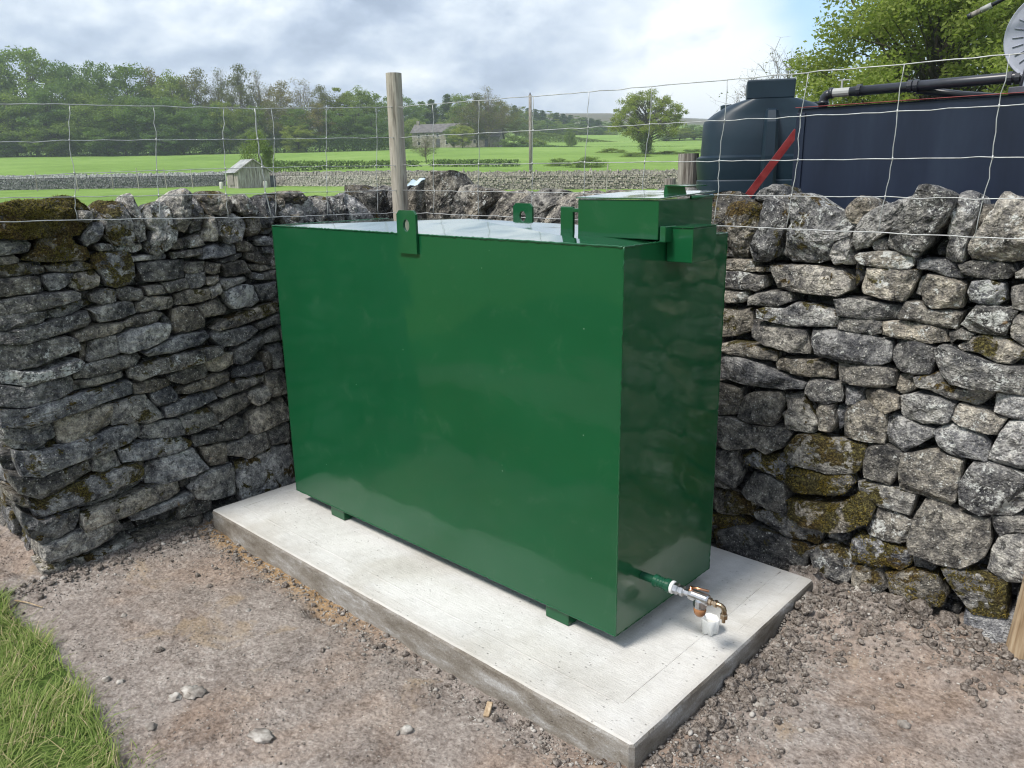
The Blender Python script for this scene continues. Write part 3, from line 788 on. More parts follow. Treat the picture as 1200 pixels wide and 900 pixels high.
BACK_STONES = """
@830 210 6
60,570 135,570 230,560 335,575 330,620 440,615 440,650 320,650 60,635;2;4;1;2
450,600 780,608 940,640 1022,700 1018,775 920,822 700,800 490,765;1;3;3;1
60,645 260,655 390,680 400,760 340,785 230,775 60,750;0;5;2;1
60,765 270,790 285,840 230,870 60,860;0;5;1;1
290,830 330,800 420,790 580,790 590,860 480,890 290,885;0;3;2;1
1010,600 1080,610 1090,700 1020,760;4;0;-3;-2
@1000 210 6
130,450 180,420 235,430 240,490 150,500;0;5;0;1
10,550 60,515 150,510 300,510 430,550 435,600 400,625 200,615 60,595;0;9;3;2
460,570 540,555 660,565 760,590 765,700 700,690 560,640 460,625;0;2;1;0
760,600 850,570 980,575 1110,595 1140,650 1080,695 980,700 850,675 770,650;0;2;2;0
70,740 110,620 250,630 465,635 450,700 360,855 200,830 75,790;1;5;3;2
430,800 470,690 530,660 520,720 470,820;0;2;-2;0
480,790 540,665 660,690 795,740 780,830 760,900 740,905 570,900 500,850;0;5;3;1
810,800 850,720 960,705 1060,740 1070,850 1000,890 830,860;1;6;2;1
1120,760 1200,740 1330,750 1330,910 1120,910;0;3;2;2
1145,660 1200,625 1330,640 1330,710 1150,695;0;4;1;2
@830 340 6
375,130 420,115 560,130 620,90 760,100 890,140 920,180 910,255 780,250 600,245 480,215 375,180;2;7;3;2
40,130 120,130 300,130 325,280 200,320 40,335;1;0;-1;-2
325,210 480,240 690,275 735,400 720,445 600,430 420,380 335,320;0;1;3;0
740,275 900,275 1120,310 1285,360 1300,440 1280,500 1200,525 1050,505 920,495 760,440 740,340;0;2;3;0
905,60 1000,50 1180,80 1360,115 1350,195 1210,210 930,175;0;4;2;2
920,190 1080,195 1220,215 1215,300 1150,310 1040,290 920,270;0;3;1;1
40,385 180,360 300,380 500,425 490,495 350,480 200,450 40,420;2;1;2;0
40,430 250,475 400,530 560,600 700,650 690,680 540,685 350,670 200,640 40,620;0;2;3;0
480,510 520,475 640,485 780,500 890,540 880,625 760,610 600,580 490,555;1;2;2;0
915,510 1080,520 1250,535 1320,570 1320,660 1250,680 1120,670 930,635;0;2;3;0
690,720 715,625 850,640 945,665 945,780 830,795 740,765;0;2;2;0
960,670 1080,700 1090,810 970,800;0;4;1;1
30,650 230,690 235,760 220,870 30,875;0;2;1;0
225,840 260,750 330,710 520,710 545,760 500,900 470,940 330,925 220,890;0;2;3;0
520,870 570,830 540,740 680,720 740,860 790,940 740,1000 560,970;1;3;2;0
@830 470 6
755,60 780,15 890,20 905,150 870,210 790,190 790,120;0;3;2;-1
905,40 960,50 960,160 910,200;0;4;-1;1
@1000 340 6
75,715 200,690 325,745 335,820 240,858 110,825;0;2;2;0
335,190 380,80 480,90 540,140 770,150 740,210 725,275 620,255 450,210;0;5;2;1
210,220 400,215 560,250 640,280 665,360 560,370 380,345 220,310;0;5;2;1
765,240 880,105 1020,115 1160,145 1110,220 1070,315 930,305 820,280;0;7;3;1
1110,260 1130,200 1200,150 1330,170 1330,380 1200,380 1120,330;0;4;2;1
670,300 770,275 850,310 830,350 740,340 690,370;0;5;1;1
840,330 950,310 1080,350 1190,390 1330,420 1330,470 1180,475 1120,510 1020,500 900,440 770,420 740,390;2;4;2;0
290,420 340,350 460,360 580,400 590,480 560,580 440,575 320,540 285,480;0;2;3;-1
590,400 640,375 720,400 850,460 1000,510 1200,530 1340,560 1340,740 1200,730 1050,695 850,680 700,640 640,580 605,500;0;5;5;1
320,600 410,580 440,690 360,730 315,690;0;4;0;1
450,600 620,570 680,630 720,680 800,690 1000,700 980,740 900,800 850,815 700,760 560,690 460,660;4;3;2;0
1000,850 1020,720 1150,730 1340,760 1340,920 1100,890;0;2;2;3
@1000 460 6
335,80 345,20 480,0 620,30 720,80 690,190 640,210 500,205 370,180 345,140;0;5;3;0
690,160 750,80 860,110 1080,180 1020,285 900,260 760,215;0;5;3;1
230,180 300,140 400,200 580,250 575,300 380,405 250,350;0;3;2;-1
580,270 640,220 740,210 900,270 975,350 955,470 860,455 700,420 620,370;0;5;3;1
970,450 1040,280 1100,195 1200,190 1340,220 1340,540 1150,520 1030,480;0;6;3;2
-55,150 -20,60 80,60 220,110 240,200 230,355 100,340 -50,300;1;4;2;0
70,480 110,365 240,365 370,410 340,540 270,640 160,610 80,590;0;2;2;0
340,530 360,420 580,395 780,470 760,600 740,740 690,780 520,720 340,660;0;4;4;0
760,620 860,480 1000,485 1200,560 1330,600 1330,720 1120,860 900,845 770,770;0;7;4;2
40,620 200,640 450,705 440,760 410,845 250,800 100,770 60,690;1;4;2;0
@1000 590 6
100,170 180,20 300,50 420,110 410,250 330,270 130,220;0;7;2;0
420,240 450,90 520,-40 620,-30 800,70 960,100 970,270 930,360 780,425 600,380 430,310;0;3;5;1
965,80 1100,80 1340,130 1330,210 1090,200 1030,220 975,140;0;4;1;1
945,450 970,320 1040,220 1180,215 1330,300 1330,540 1090,540 1000,490;0;3;2;0
0,230 60,200 280,280 420,330 400,430 340,455 260,420 180,430 0,400;7;1;3;-1
420,340 560,350 620,400 560,470 430,440;1;4;0;0
220,480 450,460 600,490 660,640 640,700 500,720 330,720 240,550;5;1;3;-1
640,430 700,410 800,450 960,490 1090,550 1090,780 850,740 760,610 690,520;6;1;4;-1
0,430 180,440 250,580 180,640 60,640 0,560;1;3;2;0
800,720 1000,760 1340,830 1340,960 1000,960 800,860;0;1;3;0
@830 470 6
30,100 160,110 330,165 550,185 590,230 540,320 420,365 350,310 180,330 30,290;0;3;3;0
30,345 140,330 200,360 230,480 200,600 130,615 30,580;0;2;3;-1
250,380 300,355 420,380 560,370 620,430 640,560 560,570 460,500 260,430;5;2;2;0
560,330 640,230 720,225 900,260 1080,290 1115,320 1080,470 1040,495 850,490 700,440 600,410;4;3;4;0
580,470 700,460 860,510 1010,500 1040,560 980,630 900,655 780,640 640,620 570,560;8;1;4;-1
240,640 330,490 450,520 560,580 565,770 500,780 400,730 250,660;0;1;3;-1
580,680 700,690 900,710 1020,690 1110,600 1180,740 1150,830 1020,890 900,890 700,850 590,780;6;2;5;0
20,620 160,640 330,720 325,800 150,800 20,770;3;0;1;-2
@830 570 6
330,170 420,150 640,220 820,290 775,410 600,350 430,270 340,220;3;1;3;-1
100,290 250,260 450,300 680,400 720,440 690,580 640,660 400,600 160,480 100,400;1;1;4;-1
-10,190 200,210 290,270 110,280 90,360 -10,380;5;0;2;-2
850,310 960,310 985,370 930,390 850,360;0;2;0;-1
720,430 800,410 900,390 1000,470 1060,580 960,700 870,660 760,560;1;5;2;1
"""
BACK_COPE = """
@400 0 3
-10,655 60,650 100,690 110,770 110,850 -10,850;1;3;2;-1
70,672 130,652 175,672 180,770 180,850 110,850 95,720;0;3;3;0
185,680 230,655 230,850 180,850;0;2;0;0
225,660 300,640 312,680 300,770 300,850 225,850;0;4;3;1
300,650 340,602 395,602 415,660 400,740 385,850 300,850;0;5;4;1
400,662 450,650 462,680 435,770 430,850 385,850;0;3;2;0
430,740 440,680 480,660 540,670 555,690 505,740 490,850 430,850;0;6;3;0
495,770 510,730 570,680 640,668 662,690 645,720 610,850 490,850;0;2;5;2
640,705 700,665 790,670 785,700 730,740 720,850 612,850;0;3;3;0
725,780 740,720 800,682 900,670 930,700 930,850 720,850;0;2;5;2
900,700 960,672 1060,668 1080,720 1080,850 930,850;0;3;4;1
1080,690 1130,662 1230,664 1250,720 1250,850 1080,850;0;3;4;1
@830 210 6
-40,110 40,95 140,90 190,160 140,230 150,360 140,560 -40,560 -40,200;1;2;-2;-1
100,200 170,165 260,150 330,170 370,240 360,350 310,450 270,560 160,555 145,400 110,280;3;4;3;0
260,150 330,80 420,40 470,55 495,110 400,140 340,170;2;3;-4;-1
370,180 430,130 520,115 560,140 575,220 545,330 530,420 500,540 420,580 330,575 300,500 320,430 370,350;1;6;5;1
570,125 640,100 720,100 790,150 920,230 990,290 1040,330 990,400 900,440 860,560 760,585 600,570 520,520 540,450 610,300 620,220;1;8;5;1
940,210 1000,140 1050,120 1120,150 1165,210 1080,270 1040,310 980,280;0;5;0;1
870,470 980,400 1000,500 1010,590 900,595 865,550;0;5;2;2
@1000 210 6
20,360 60,270 140,210 290,155 430,125 435,150 360,240 270,330 190,400 150,430 100,470 20,500 0,430;0;3;2;1
230,470 280,360 380,230 480,100 510,45 560,38 690,75 740,110 725,190 680,290 600,370 560,430 470,540 370,520 270,490;0;6;7;2
690,370 720,220 745,110 780,85 870,110 885,180 860,290 830,370 810,440 780,575 700,570 650,545 660,480 690,430;0;6;3;1
885,190 930,200 955,240 920,300 870,380 830,370 860,290;0;3;-3;-1
600,460 650,410 690,430 650,545 595,540;0;2;-2;0
870,390 940,290 1000,210 1020,130 1060,100 1140,110 1260,170 1320,260 1300,480 1200,560 1080,575 850,560 835,460;0;6;5;2
"""


def parse(txt, conv):
    res = []; ox = oy = 0; sc = 1
    for ln in txt.strip().splitlines():
        if ln.startswith('@'):
            ox, oy, sc = [float(q) for q in ln[1:].split()]; continue
        a = ln.split(';'); pts = []
        for q in a[0].split():
            x, y = q.split(','); pts.append(conv(ox + float(x) / sc, oy + float(y) / sc))
        res.append((pts, float(a[1]) / 10, float(a[2]) / 10, float(a[3]) / 100, float(a[4])))
    return res


def resample(poly, n):
    p = [np.array(q, float) for q in poly]; m_ = len(p); d = [np.linalg.norm(p[(i + 1) % m_] - p[i]) for i in range(m_)]; per = sum(d)
    cnt = [max(1, int(round(n * q / per))) for q in d]
    while sum(cnt) > n: k = max(range(m_), key=lambda i: cnt[i] / max(d[i], 1e-9) if cnt[i] > 1 else -1); cnt[k] -= 1
    while sum(cnt) < n: k = min(range(m_), key=lambda i: cnt[i] / max(d[i], 1e-9)); cnt[k] += 1
    out = []
    for i in range(m_):
        for k in range(cnt[i]): out.append(p[i] + (p[(i + 1) % m_] - p[i]) * (k / cnt[i]))
    return np.array(out)


def stone_geo(poly, wfun, proud, seed, depth=0.20, N=40, cope=False, rough=1.0, shrink=-0.0028, coarse=False):
    rng = random.Random(seed)
    P = resample(poly, N); c = P.mean(0); jn_ = 1.0
    area = 0.5 * abs(np.sum(P[:, 0] * np.roll(P[:, 1], -1) - np.roll(P[:, 0], -1) * P[:, 1]))
    rm = math.sqrt(area / math.pi); R = np.linalg.norm(P - c, axis=1)
    ta = rng.uniform(-0.16, 0.16); tb = rng.uniform(-0.18, 0.12)
    ed = min(0.0040, rm * 0.08) * (1.6 if cope else 1)
    # split faces: a few planes that knock off corners and edges
    planes = []
    for k in range(rng.randint(1, 4) + (4 if cope else 0)):
        ph = rng.uniform(0, 2 * math.pi); dv = np.array([math.cos(ph), math.sin(ph)]); ext = float(((P - c) @ dv).max())
        planes.append((dv, ext * rng.uniform(0.35, 0.95), rng.uniform(0.3, 1.3) * (1.2 if cope else 1)))
    lim = -(0.045 if cope else 0.019)
    if coarse: rings = [(-depth, 0.8, 0), (-0.03, 1.0, 0), (0.0, 1.0, ed), (0.004, 0.45, ed)]
    else: rings = [(-depth, 0.70 if cope else 0.8, 0), (-depth * 0.55, 0.92, 0), (-0.065, 0.985, 0), (-0.030, 1.0, 0), (-0.006, 1.0, ed * 0.1), (0.0, 1.0, ed), (0.002, 0.90, ed), (0.004, 0.78, ed),
             (0.005, 0.65, ed), (0.006, 0.51, ed), (0.006, 0.37, ed), (0.006, 0.23, ed), (0.006, 0.10, 0)]
    V = []
    base_pt = np.array([c[0], P[:, 1].min()])
    for k, (o_, sc, ins) in enumerate(rings):
        for i in range(N):
            s_ = sc * max(0.25, 1 - (ins + shrink) / max(R[i], 1e-4))
            ctr = c if not (cope and k < 2) else (c * 0.35 + base_pt * 0.65)
            q = ctr + (P[i] - ctr) * s_; rel = q - c
            cut = 0.0
            for dv, d0, sl_ in planes: cut = min(cut, -(rel @ dv - d0) * sl_)
            cut = max(cut, lim)
            fr = 1 if k > 3 else (0.6 if k == 3 else 0.2)
            out = proud + o_ + (ta * rel[0] + tb * rel[1] + cut) * fr
            w = wfun(q[0], q[1], 0.0); x, y, z = [v_ + seed * 0.37 for v_ in w]
            n1 = nz(x * 10, y * 10, z * 10); n2 = nz(x * 30, y * 30, z * 30 + o_ * 40)
            if not coarse:
                n3 = nz(x * 75, y * 75, z * 75 + o_ * 60)
                out += rough * (0.0075 * n1 + 0.0062 * n2 + 0.0036 * n3) * (2.1 if cope else 1)
                if k > 0:
                    q = q + np.array([0.6 * nz(x * 16 + 3, y * 16, z * 16 + o_ * 25) + 0.55 * nz(x * 50 + 3, y * 50, z * 50), 0.6 * nz(x * 16, y * 16 + 5, z * 16 + o_ * 25) + 0.55 * nz(x * 50, y * 50 + 3, z * 50)]) * 0.005 * rough * (2.1 if cope else 1)
            else: out += 0.008 * n1 + 0.004 * n2
            V.append(wfun(q[0], q[1], out))
    V.append(tuple(np.mean(V[-N:], axis=0)))
    nr = len(rings); Fc = []
    for r in range(nr - 1):
        for i in range(N):
            a = r * N + i; b2 = r * N + (i + 1) % N; Fc.append((a, b2, b2 + N, a + N))
    e = (nr - 1) * N
    for i in range(N): Fc.append((e + i, e + (i + 1) % N, nr * N))
    Fc.append(tuple(range(N - 1, -1, -1)))
    return np.array(V), Fc


def put_stone(name, V, Fc, parent, moss, lich, tone, flip):
    c = V.mean(0); pl = np.array(parent.location)
    me = bpy.data.meshes.new(name); me.from_pydata([tuple(p) for p in (V - c)], [], [tuple(reversed(f)) for f in Fc] if flip else Fc); me.update()
    me.materials.append(M['stone'])
    o = bpy.data.objects.new(name, me); COL.objects.link(o); o.parent = parent; o.location = tuple(c - pl)
    o.color = (moss, lich * (0.8 if name == 'cope_stone' else 1), 0.5 * (1 + 0.17 * tone) * (0.82 if name == 'cope_stone' else 1), 1)
    return o


def gen_courses(s0, s1, z0, z1, rng, h=(0.055, 0.11), w=(0.12, 0.34)):
    res = []; z = z0
    while z < z1 - 0.02:
        hh = min(rng.uniform(*h), z1 - z); s = s0 - rng.uniform(0, 0.15)
        while s < s1:
            ww = rng.uniform(*w); a, b2 = s, s + ww; j = lambda k: rng.uniform(-k, k)
            g = 0.006
            res.append([(a + g + j(0.008), z + g + j(0.006)), ((a + b2) / 2, z + g + j(0.006)), (b2 - g + j(0.008), z + g + j(0.006)), (b2 - g + j(0.012), z + hh - g + j(0.007)),
                        ((a + b2) / 2 + j(0.03), z + hh - g + j(0.006)), (a + g + j(0.012), z + hh - g + j(0.007))])
            s += ww
        z += hh
    return res


MOSS_SPOTS = []


def build_wall(root, stones, copes, wfun, s_range, seed, flip, nrm):
    rng = random.Random(seed); polys = []
    for k, (pts, moss, lich, proud, tone) in enumerate(stones):
        V, Fc = stone_geo(pts, wfun, proud, seed + k, depth=rng.uniform(0.16, 0.24))
        put_stone('stone', V, Fc, root, moss, lich, tone, flip); polys.append(pts)
        if moss >= 0.3: MOSS_SPOTS.append((V, moss, nrm, 40))
    for k, (pts, moss, lich, proud, tone) in enumerate(copes):
        V, Fc = stone_geo(pts, wfun, proud, seed + 500 + k, depth=rng.uniform(0.20, 0.30), cope=True, N=44)
        put_stone('cope_stone', V, Fc, root, moss, lich, tone, flip); polys.append(pts)
        if moss >= 0.3: MOSS_SPOTS.append((V, moss, nrm, 44))
    # untraced stretches (behind the tank and past the frame) laid in random courses
    cnt = 0
    for pts in gen_courses(s_range[0], s_range[1], -0.14, 1.17, rng):
        hit = 0; a0, a1 = pts[0][0], pts[2][0]; b0, b1 = pts[0][1], pts[3][1]
        for i in range(5):
            for j in range(4):
                x = a0 + (a1 - a0) * (i + 0.5) / 5; y = b0 + (b1 - b0) * (j + 0.5) / 4
                if any(inside(pp, x, y) for pp in polys): hit += 1
        if hit > 2: continue
        V, Fc = stone_geo(pts, wfun, rng.uniform(-0.005, 0.03) if hit == 0 else -0.01, seed + 900 + cnt, N=24)
        put_stone('stone', V, Fc, root, rng.choice((0, 0, 0, 0.2)), rng.uniform(0, 0.45), rng.uniform(-1, 1), flip); cnt += 1
    # recessed packing stones that show in the joints
    mb = MB()
    for k, pts in enumerate(gen_courses(s_range[0] + 0.06, s_range[1], -0.14, 1.19, rng, (0.04, 0.075), (0.06, 0.16))):
        V, Fc = stone_geo(pts, wfun, -0.072 + rng.uniform(-0.012, 0.012), seed + 3000 + k, depth=0.10, N=12, coarse=True)
        mb.add([tuple(p) for p in V], [tuple(reversed(f)) for f in Fc] if flip else Fc)
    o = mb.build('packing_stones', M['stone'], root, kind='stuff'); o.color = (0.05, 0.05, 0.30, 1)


wall_left = empty('dry_stone_wall', (LX, -0.1, -0.1), 0, 'dark dry stone wall in shade on the left with a mossy end', 'stone wall')
build_wall(wall_left, parse(LEFT_STONES, left_sz), parse(LEFT_COPE, left_sz), left_w, (-1.0, 1.02), 11, True, (1, 0, 0.4))
mb = MB()
mb.box((LX - 1.35, -0.72, 0.55), (2.0, 0.36, 1.4))
for s0, s1 in ((-0.93, 1.45),):
    mb.add([(LX - 0.10, s0, -0.2), (LX - 0.40, s0, -0.2), (LX - 0.40, s1, -0.2), (LX - 0.10, s1, -0.2),
            (LX - 0.21, s0, 1.30), (LX - 0.42, s0, 1.30), (LX - 0.42, s1, 1.30), (LX - 0.21, s1, 1.30)],
           [(3, 2, 1, 0), (4, 5, 6, 7), (0, 1, 5, 4), (1, 2, 6, 5), (2, 3, 7, 6), (3, 0, 4, 7)])
mb.build('wall_core', M['core'], wall_left)
# stones of the rough wall head that turns the corner at the left end, and its outer face
rng = random.Random(5); mb = MB(); k = 0
def end_w(s, z, out): return (s, -0.97 - out * 0.8 + 0.05 * z, z)
for pts in gen_courses(LX - 2.2, LX - 0.02, -0.14, 1.18, rng, (0.07, 0.12), (0.12, 0.30)):
    pts = [(min(p[0], LX - 0.03 - BT * p[1]), p[1]) for p in pts]
    if pts[2][0] - pts[0][0] < 0.04: continue
    V, Fc = stone_geo(pts, end_w, rng.uniform(-0.01, 0.02), 7000 + k, depth=0.16, N=24); k += 1
    o = put_stone('stone', V, Fc, wall_left, rng.choice((0, 0.2, 0.4)), rng.uniform(0, .3), 0, False)

wall_back = empty('dry_stone_wall', (1.2, BY, -0.1), 0, 'sunlit dry stone wall behind and to the right of the green tank', 'stone wall')
build_wall(wall_back, parse(BACK_STONES, back_sz), parse(BACK_COPE, back_sz), back_w, (-0.30, 3.9), 23, False, (0, -1, 0.4))
mb = MB()
mb.add([(-0.5, BY + 0.12, -0.2), (3.9, BY + 0.12, -0.2), (3.9, BY + 0.45, -0.2), (-0.5, BY + 0.45, -0.2),
        (-0.5, BY + 0.23, 1.27), (3.9, BY + 0.23, 1.27), (3.9, BY + 0.43, 1.27), (-0.5, BY + 0.43, 1.27)],
       [(3, 2, 1, 0), (4, 5, 6, 7), (0, 1, 5, 4), (1, 2, 6, 5), (2, 3, 7, 6), (3, 0, 4, 7)])
mb.build('wall_core', M['core'], wall_back)
# cope stones past the right edge of the frame
rng = random.Random(77); s_ = 2.78; k = 0
while s_ < 3.85:
    w_ = rng.uniform(0.14, 0.24); pts = [(s_, 1.17), (s_ + w_ * 0.95, 1.17), (s_ + w_, 1.28), (s_ + w_ * 0.85, 1.38 + rng.uniform(0, .05)), (s_ + w_ * 0.3, 1.40 + rng.uniform(0, .05)), (s_ + 0.01, 1.30)]
    V, Fc = stone_geo(pts, back_w, rng.uniform(0, 0.04), 8000 + k, depth=0.26, cope=True, N=30); k += 1
    put_stone('cope_stone', V, Fc, wall_back, 0, 0.5, 1, False); s_ += w_


def build_moss():
    rng = np.random.default_rng(4)
    for root, nrm0 in ((wall_left, (1, 0, 0.4)), (wall_back, (0, -1, 0.4))):
        VV = []; FF = []; b_ = 0
        for (V, moss, nr, N) in MOSS_SPOTS:
            if nr != nrm0: continue
            front = V[3 * N:]                         # outer rings
            size = np.ptp(front, 0); cnt = int(min(11000, 80000 * moss * size[2] * max(size[0], size[1])))
            for _ in range(cnt):
                i = rng.integers(0, len(front) - N - 1); f = rng.random(3); f /= f.sum()
                p = f[0] * front[i] + f[1] * front[min(i + 1, len(front) - 1)] + f[2] * front[i + N]
                if i % N == N - 1: continue
                m_ = mnoise.noise(Vector(p * 16)) * 0.5 + mnoise.noise(Vector(p * 45)) * 0.25 + (p[2] - V[:, 2].mean()) / max(size[2], 0.02) * 0.25
                if m_ < 0.46 - 0.72 * moss: continue
                d = np.array([nr[0] * 0.8, nr[1] * 0.8, 0.55]) + rng.normal(0, 0.55, 3); d /= np.linalg.norm(d)
                s = np.cross(d, rng.normal(0, 1, 3)); s /= np.linalg.norm(s) + 1e-9
                L = rng.uniform(0.004, 0.013); w = rng.uniform(0.0012, 0.0025)
                VV += [p - s * w - d * 0.002, p + s * w - d * 0.002, p + d * L]; FF.append((b_, b_ + 1, b_ + 2)); b_ += 3
        o = np_mesh('moss', np.array(VV) - np.array(root.location), np.array(FF), M['moss'], root); tag(o, kind='stuff')


build_moss()

# ================================================================== green oil tank
def build_tank():
    root = empty('oil_tank', (TW / 2, TD / 2, 0), 0, 'glossy dark green steel oil tank standing on the concrete slab', 'oil tank')
    z0, z1 = TZ, TZ + TH; mb = MB(); rng = random.Random(3)
    # body: thin-plate box, faces divided so the plate can belly slightly, top cross-broken to a low peak
    def face(o_, u, v, nu, nv, nrm, amp, seed):
        b0 = len(mb.v); o_ = Vector(o_); u = Vector(u); v = Vector(v); nrm = Vector(nrm)
        for j in range(nv + 1):
            for i in range(nu + 1):
                a, c = i / nu, j / nv; w = math.sin(math.pi * a) * math.sin(math.pi * c)
                p = o_ + u * a + v * c + nrm * (amp * w * (1 + 0.5 * nz(a * 3, c * 3, seed)))
                mb.v.append(tuple(p))
        for j in range(nv):
            for i in range(nu):
                k = b0 + j * (nu + 1) + i; mb.f.append((k, k + 1, k + nu + 2, k + nu + 1))
    face((0, 0, z0), (TW, 0, 0), (0, 0, TH), 24, 16, (0, -1, 0), 0.004, 1)
    face((TW, 0, z0), (0, TD, 0), (0, 0, TH), 10, 16, (1, 0, 0), 0.003, 2)
    face((TW, TD, z0), (-TW, 0, 0), (0, 0, TH), 24, 16, (0, 1, 0), 0.004, 3)
    face((0, TD, z0), (0, -TD, 0), (0, 0, TH), 10, 16, (-1, 0, 0), 0.003, 4)
    face((0, TD, z0), (TW, 0, 0), (0, -TD, 0), 4, 4, (0, 0, -1), 0.0, 5)
    body = mb.build('body', M['green'], root, smooth=False)
    for p in body.data.polygons: p.use_smooth = True
    mb = MB(); ap = (TW / 2, TD / 2, z1 + 0.038); cs = [(0, 0, z1), (TW, 0, z1), (TW, TD, z1), (0, TD, z1)]
    for i in range(4): mb.add([cs[i], cs[(i + 1) % 4], ap], [(0, 1, 2)])
    mb.build('top_plate', M['green_top'], root)
    # welded seams: slightly ragged beads along the edges
    def weld(a, b_, r, seed, step=0.011):
        w = MB(); a = Vector(a); b_ = Vector(b_); L = (b_ - a).length; n = int(L / step); pts = []; rr = []
        for i in range(n + 1):
            p = a + (b_ - a) * (i / n); j = Vector((nz(i * 0.9, seed), nz(i * 0.9, seed, 4), nz(i * 0.9, seed, 8))) * r * 0.8
            pts.append(p + j); rr.append(r * (0.75 + 0.45 * nz(i * 1.7, seed, 2)))
        w.tube(pts, rr, 6); w.build('weld_seam', M['green'], root, smooth=True)
    weld((0, 0, z1), (TW, 0, z1), 0.0042, 1); weld((TW, 0, z1), (TW, TD, z1), 0.0042, 2); weld((TW, 0, z0), (TW, 0, z1), 0.0036, 3)
    weld((0, 0, z0), (TW, 0, z0), 0.0032, 4); weld((TW, 0, z0), (TW, TD, z0), 0.0025, 5); weld((0, 0, z0), (0, 0, z1), 0.0025, 6)
    weld((0, TD, z1), (TW, TD, z1), 0.003, 7); weld((TW, TD, z0), (TW, TD, z1), 0.0025, 8); weld((0, 0, z1), (0, TD, z1), 0.003, 9)
    # feet: channels across the base
    for x in (0.305, 1.575):
        f = MB(); f.box((x, TD / 2 + 0.004, TZ / 2 + 0.0005), (0.10, TD - 0.016, TZ - 0.001)); f.build('foot', M['green'], root, bevel=0.003)
    # lifting lugs with a round hole
    def lug(cx, y, zt, zb, th, name):
        l = MB(); w = 0.103; hz = zt - 0.052; hr = 0.017; n = 24
        ring = []; outer = []
        hw = w / 2; hh0, hh1 = zb - hz, zt - hz; ch = 0.014
        op = [(hw, 0), (hw, hh1 - ch), (hw - ch, hh1), (-hw + ch, hh1), (-hw, hh1 - ch), (-hw, hh0), (hw, hh0)]
        def outer_pt(a):
            d = (math.cos(a), math.sin(a)); best = None
            for i in range(len(op)):
                (ax, ay), (bx, by) = op[i], op[(i + 1) % len(op)]
                den = d[0] * (by - ay) - d[1] * (bx - ax)
                if abs(den) < 1e-9: continue
                t_ = (ax * (by - ay) - ay * (bx - ax)) / den; s2 = (ax * d[1] - ay * d[0]) / den
                if t_ > 0 and -1e-6 <= s2 <= 1 + 1e-6 and (best is None or t_ < best): best = t_
            return (d[0] * best, d[1] * best)
        angs = sorted(set([2 * math.pi * k / n for k in range(n)] + [math.atan2(p[1], p[0]) % (2 * math.pi) for p in op]))
        m_ = len(angs)
        for yy in (y - th / 2, y + th / 2):
            for a in angs: l.v.append((cx + hr * math.cos(a), yy, hz + 1.25 * hr * math.sin(a)))
            for a in angs: q = outer_pt(a); l.v.append((cx + q[0], yy, hz + q[1]))
        for k in range(m_):
            j = (k + 1) % m_
            l.f += [(k, j, m_ + j, m_ + k), (2 * m_ + k, 3 * m_ + k, 3 * m_ + j, 2 * m_ + j), (m_ + k, m_ + j, 3 * m_ + j, 3 * m_ + k), (k, 2 * m_ + k, 2 * m_ + j, j)]
        l.build(name, M['green'], root)
    lug(0.909, -0.0065, 1.358, 1.208, 0.010, 'lifting_lug')
    lug(0.917, TD + 0.0065, 1.360, 1.210, 0.010, 'lifting_lug')
    # lockable fill box
    bx0, bx1, by0, by1 = 1.528, 1.824, 0.174, 0.487; bz0, bz1 = z1 + 0.006, 1.396
    fb = MB(); fb.box(((bx0 + bx1) / 2, (by0 + by1) / 2, (bz0 + bz1) / 2), (bx1 - bx0, by1 - by0, bz1 - bz0))
    box = fb.build('fill_box', M['green'], root, bevel=0.0025)
    f2 = MB(); f2.box(((bx0 + bx1) / 2, (by0 + by1) / 2, bz1 + 0.0105), (bx1 - bx0 + 0.010, by1 - by0 + 0.010, 0.004), rot=Matrix.Rotation(rad(2.2), 3, 'X')); f2.build('lid', M['green_top'], box, bevel=0.001)
    f2 = MB()   # bent-sheet padlock hood on the lid
    rot = Matrix.Rotation(rad(-12), 3, 'Y')
    f2.box((1.785, 0.385, bz1 + 0.037), (0.080, 0.120, 0.003), rot=Matrix.Rotation(rad(2), 3, 'Y'))
    f2.add([(1.735, 0.345, bz1 + 0.007), (1.738, 0.345, bz1 + 0.036), (1.738, 0.452, bz1 + 0.036), (1.735, 0.452, bz1 + 0.007),
            (1.731, 0.345, bz1 + 0.007), (1.734, 0.345, bz1 + 0.036), (1.734, 0.452, bz1 + 0.036), (1.731, 0.452, bz1 + 0.007)],
           [(0, 1, 2, 3), (7, 6, 5, 4), (0, 4, 5, 1), (1, 5, 6, 2), (2, 6, 7, 3), (3, 7, 4, 0)])
    f2.add([(1.735, 0.342, bz1 + 0.007), (1.815, 0.342, bz1 + 0.007), (1.805, 0.342, bz1 + 0.034), (1.738, 0.342, bz1 + 0.036),
            (1.735, 0.345, bz1 + 0.007), (1.815, 0.345, bz1 + 0.007), (1.805, 0.345, bz1 + 0.034), (1.738, 0.345, bz1 + 0.036)],
           [(0, 1, 2, 3), (7, 6, 5, 4), (0, 4, 5, 1), (1, 5, 6, 2), (2, 6, 7, 3), (3, 7, 4, 0)])
    f2.build('padlock_hood', M['green'], box)
    hg = MB(); hg.tube([(bx1 + 0.004, by1 - 0.14, bz1 + 0.002), (bx1 + 0.004, by1 - 0.01, bz1 + 0.002)], 0.006, 8); hg.build('hinge', M['green'], box, smooth=True)
    # vent tab beside the box, joined by a short bar
    tb = MB(); tb.box((1.462, 0.205, (z1 + 1.369) / 2 + 0.006), (0.052, 0.012, 1.369 - z1 - 0.008)); tab = tb.build('bracket_tab', M['green'], root, bevel=0.003)
    tb = MB(); tb.box((1.508, 0.211, 1.360), (0.042, 0.03, 0.012)); tb.build('bracket_bar', M['green'], tab, bevel=0.002)
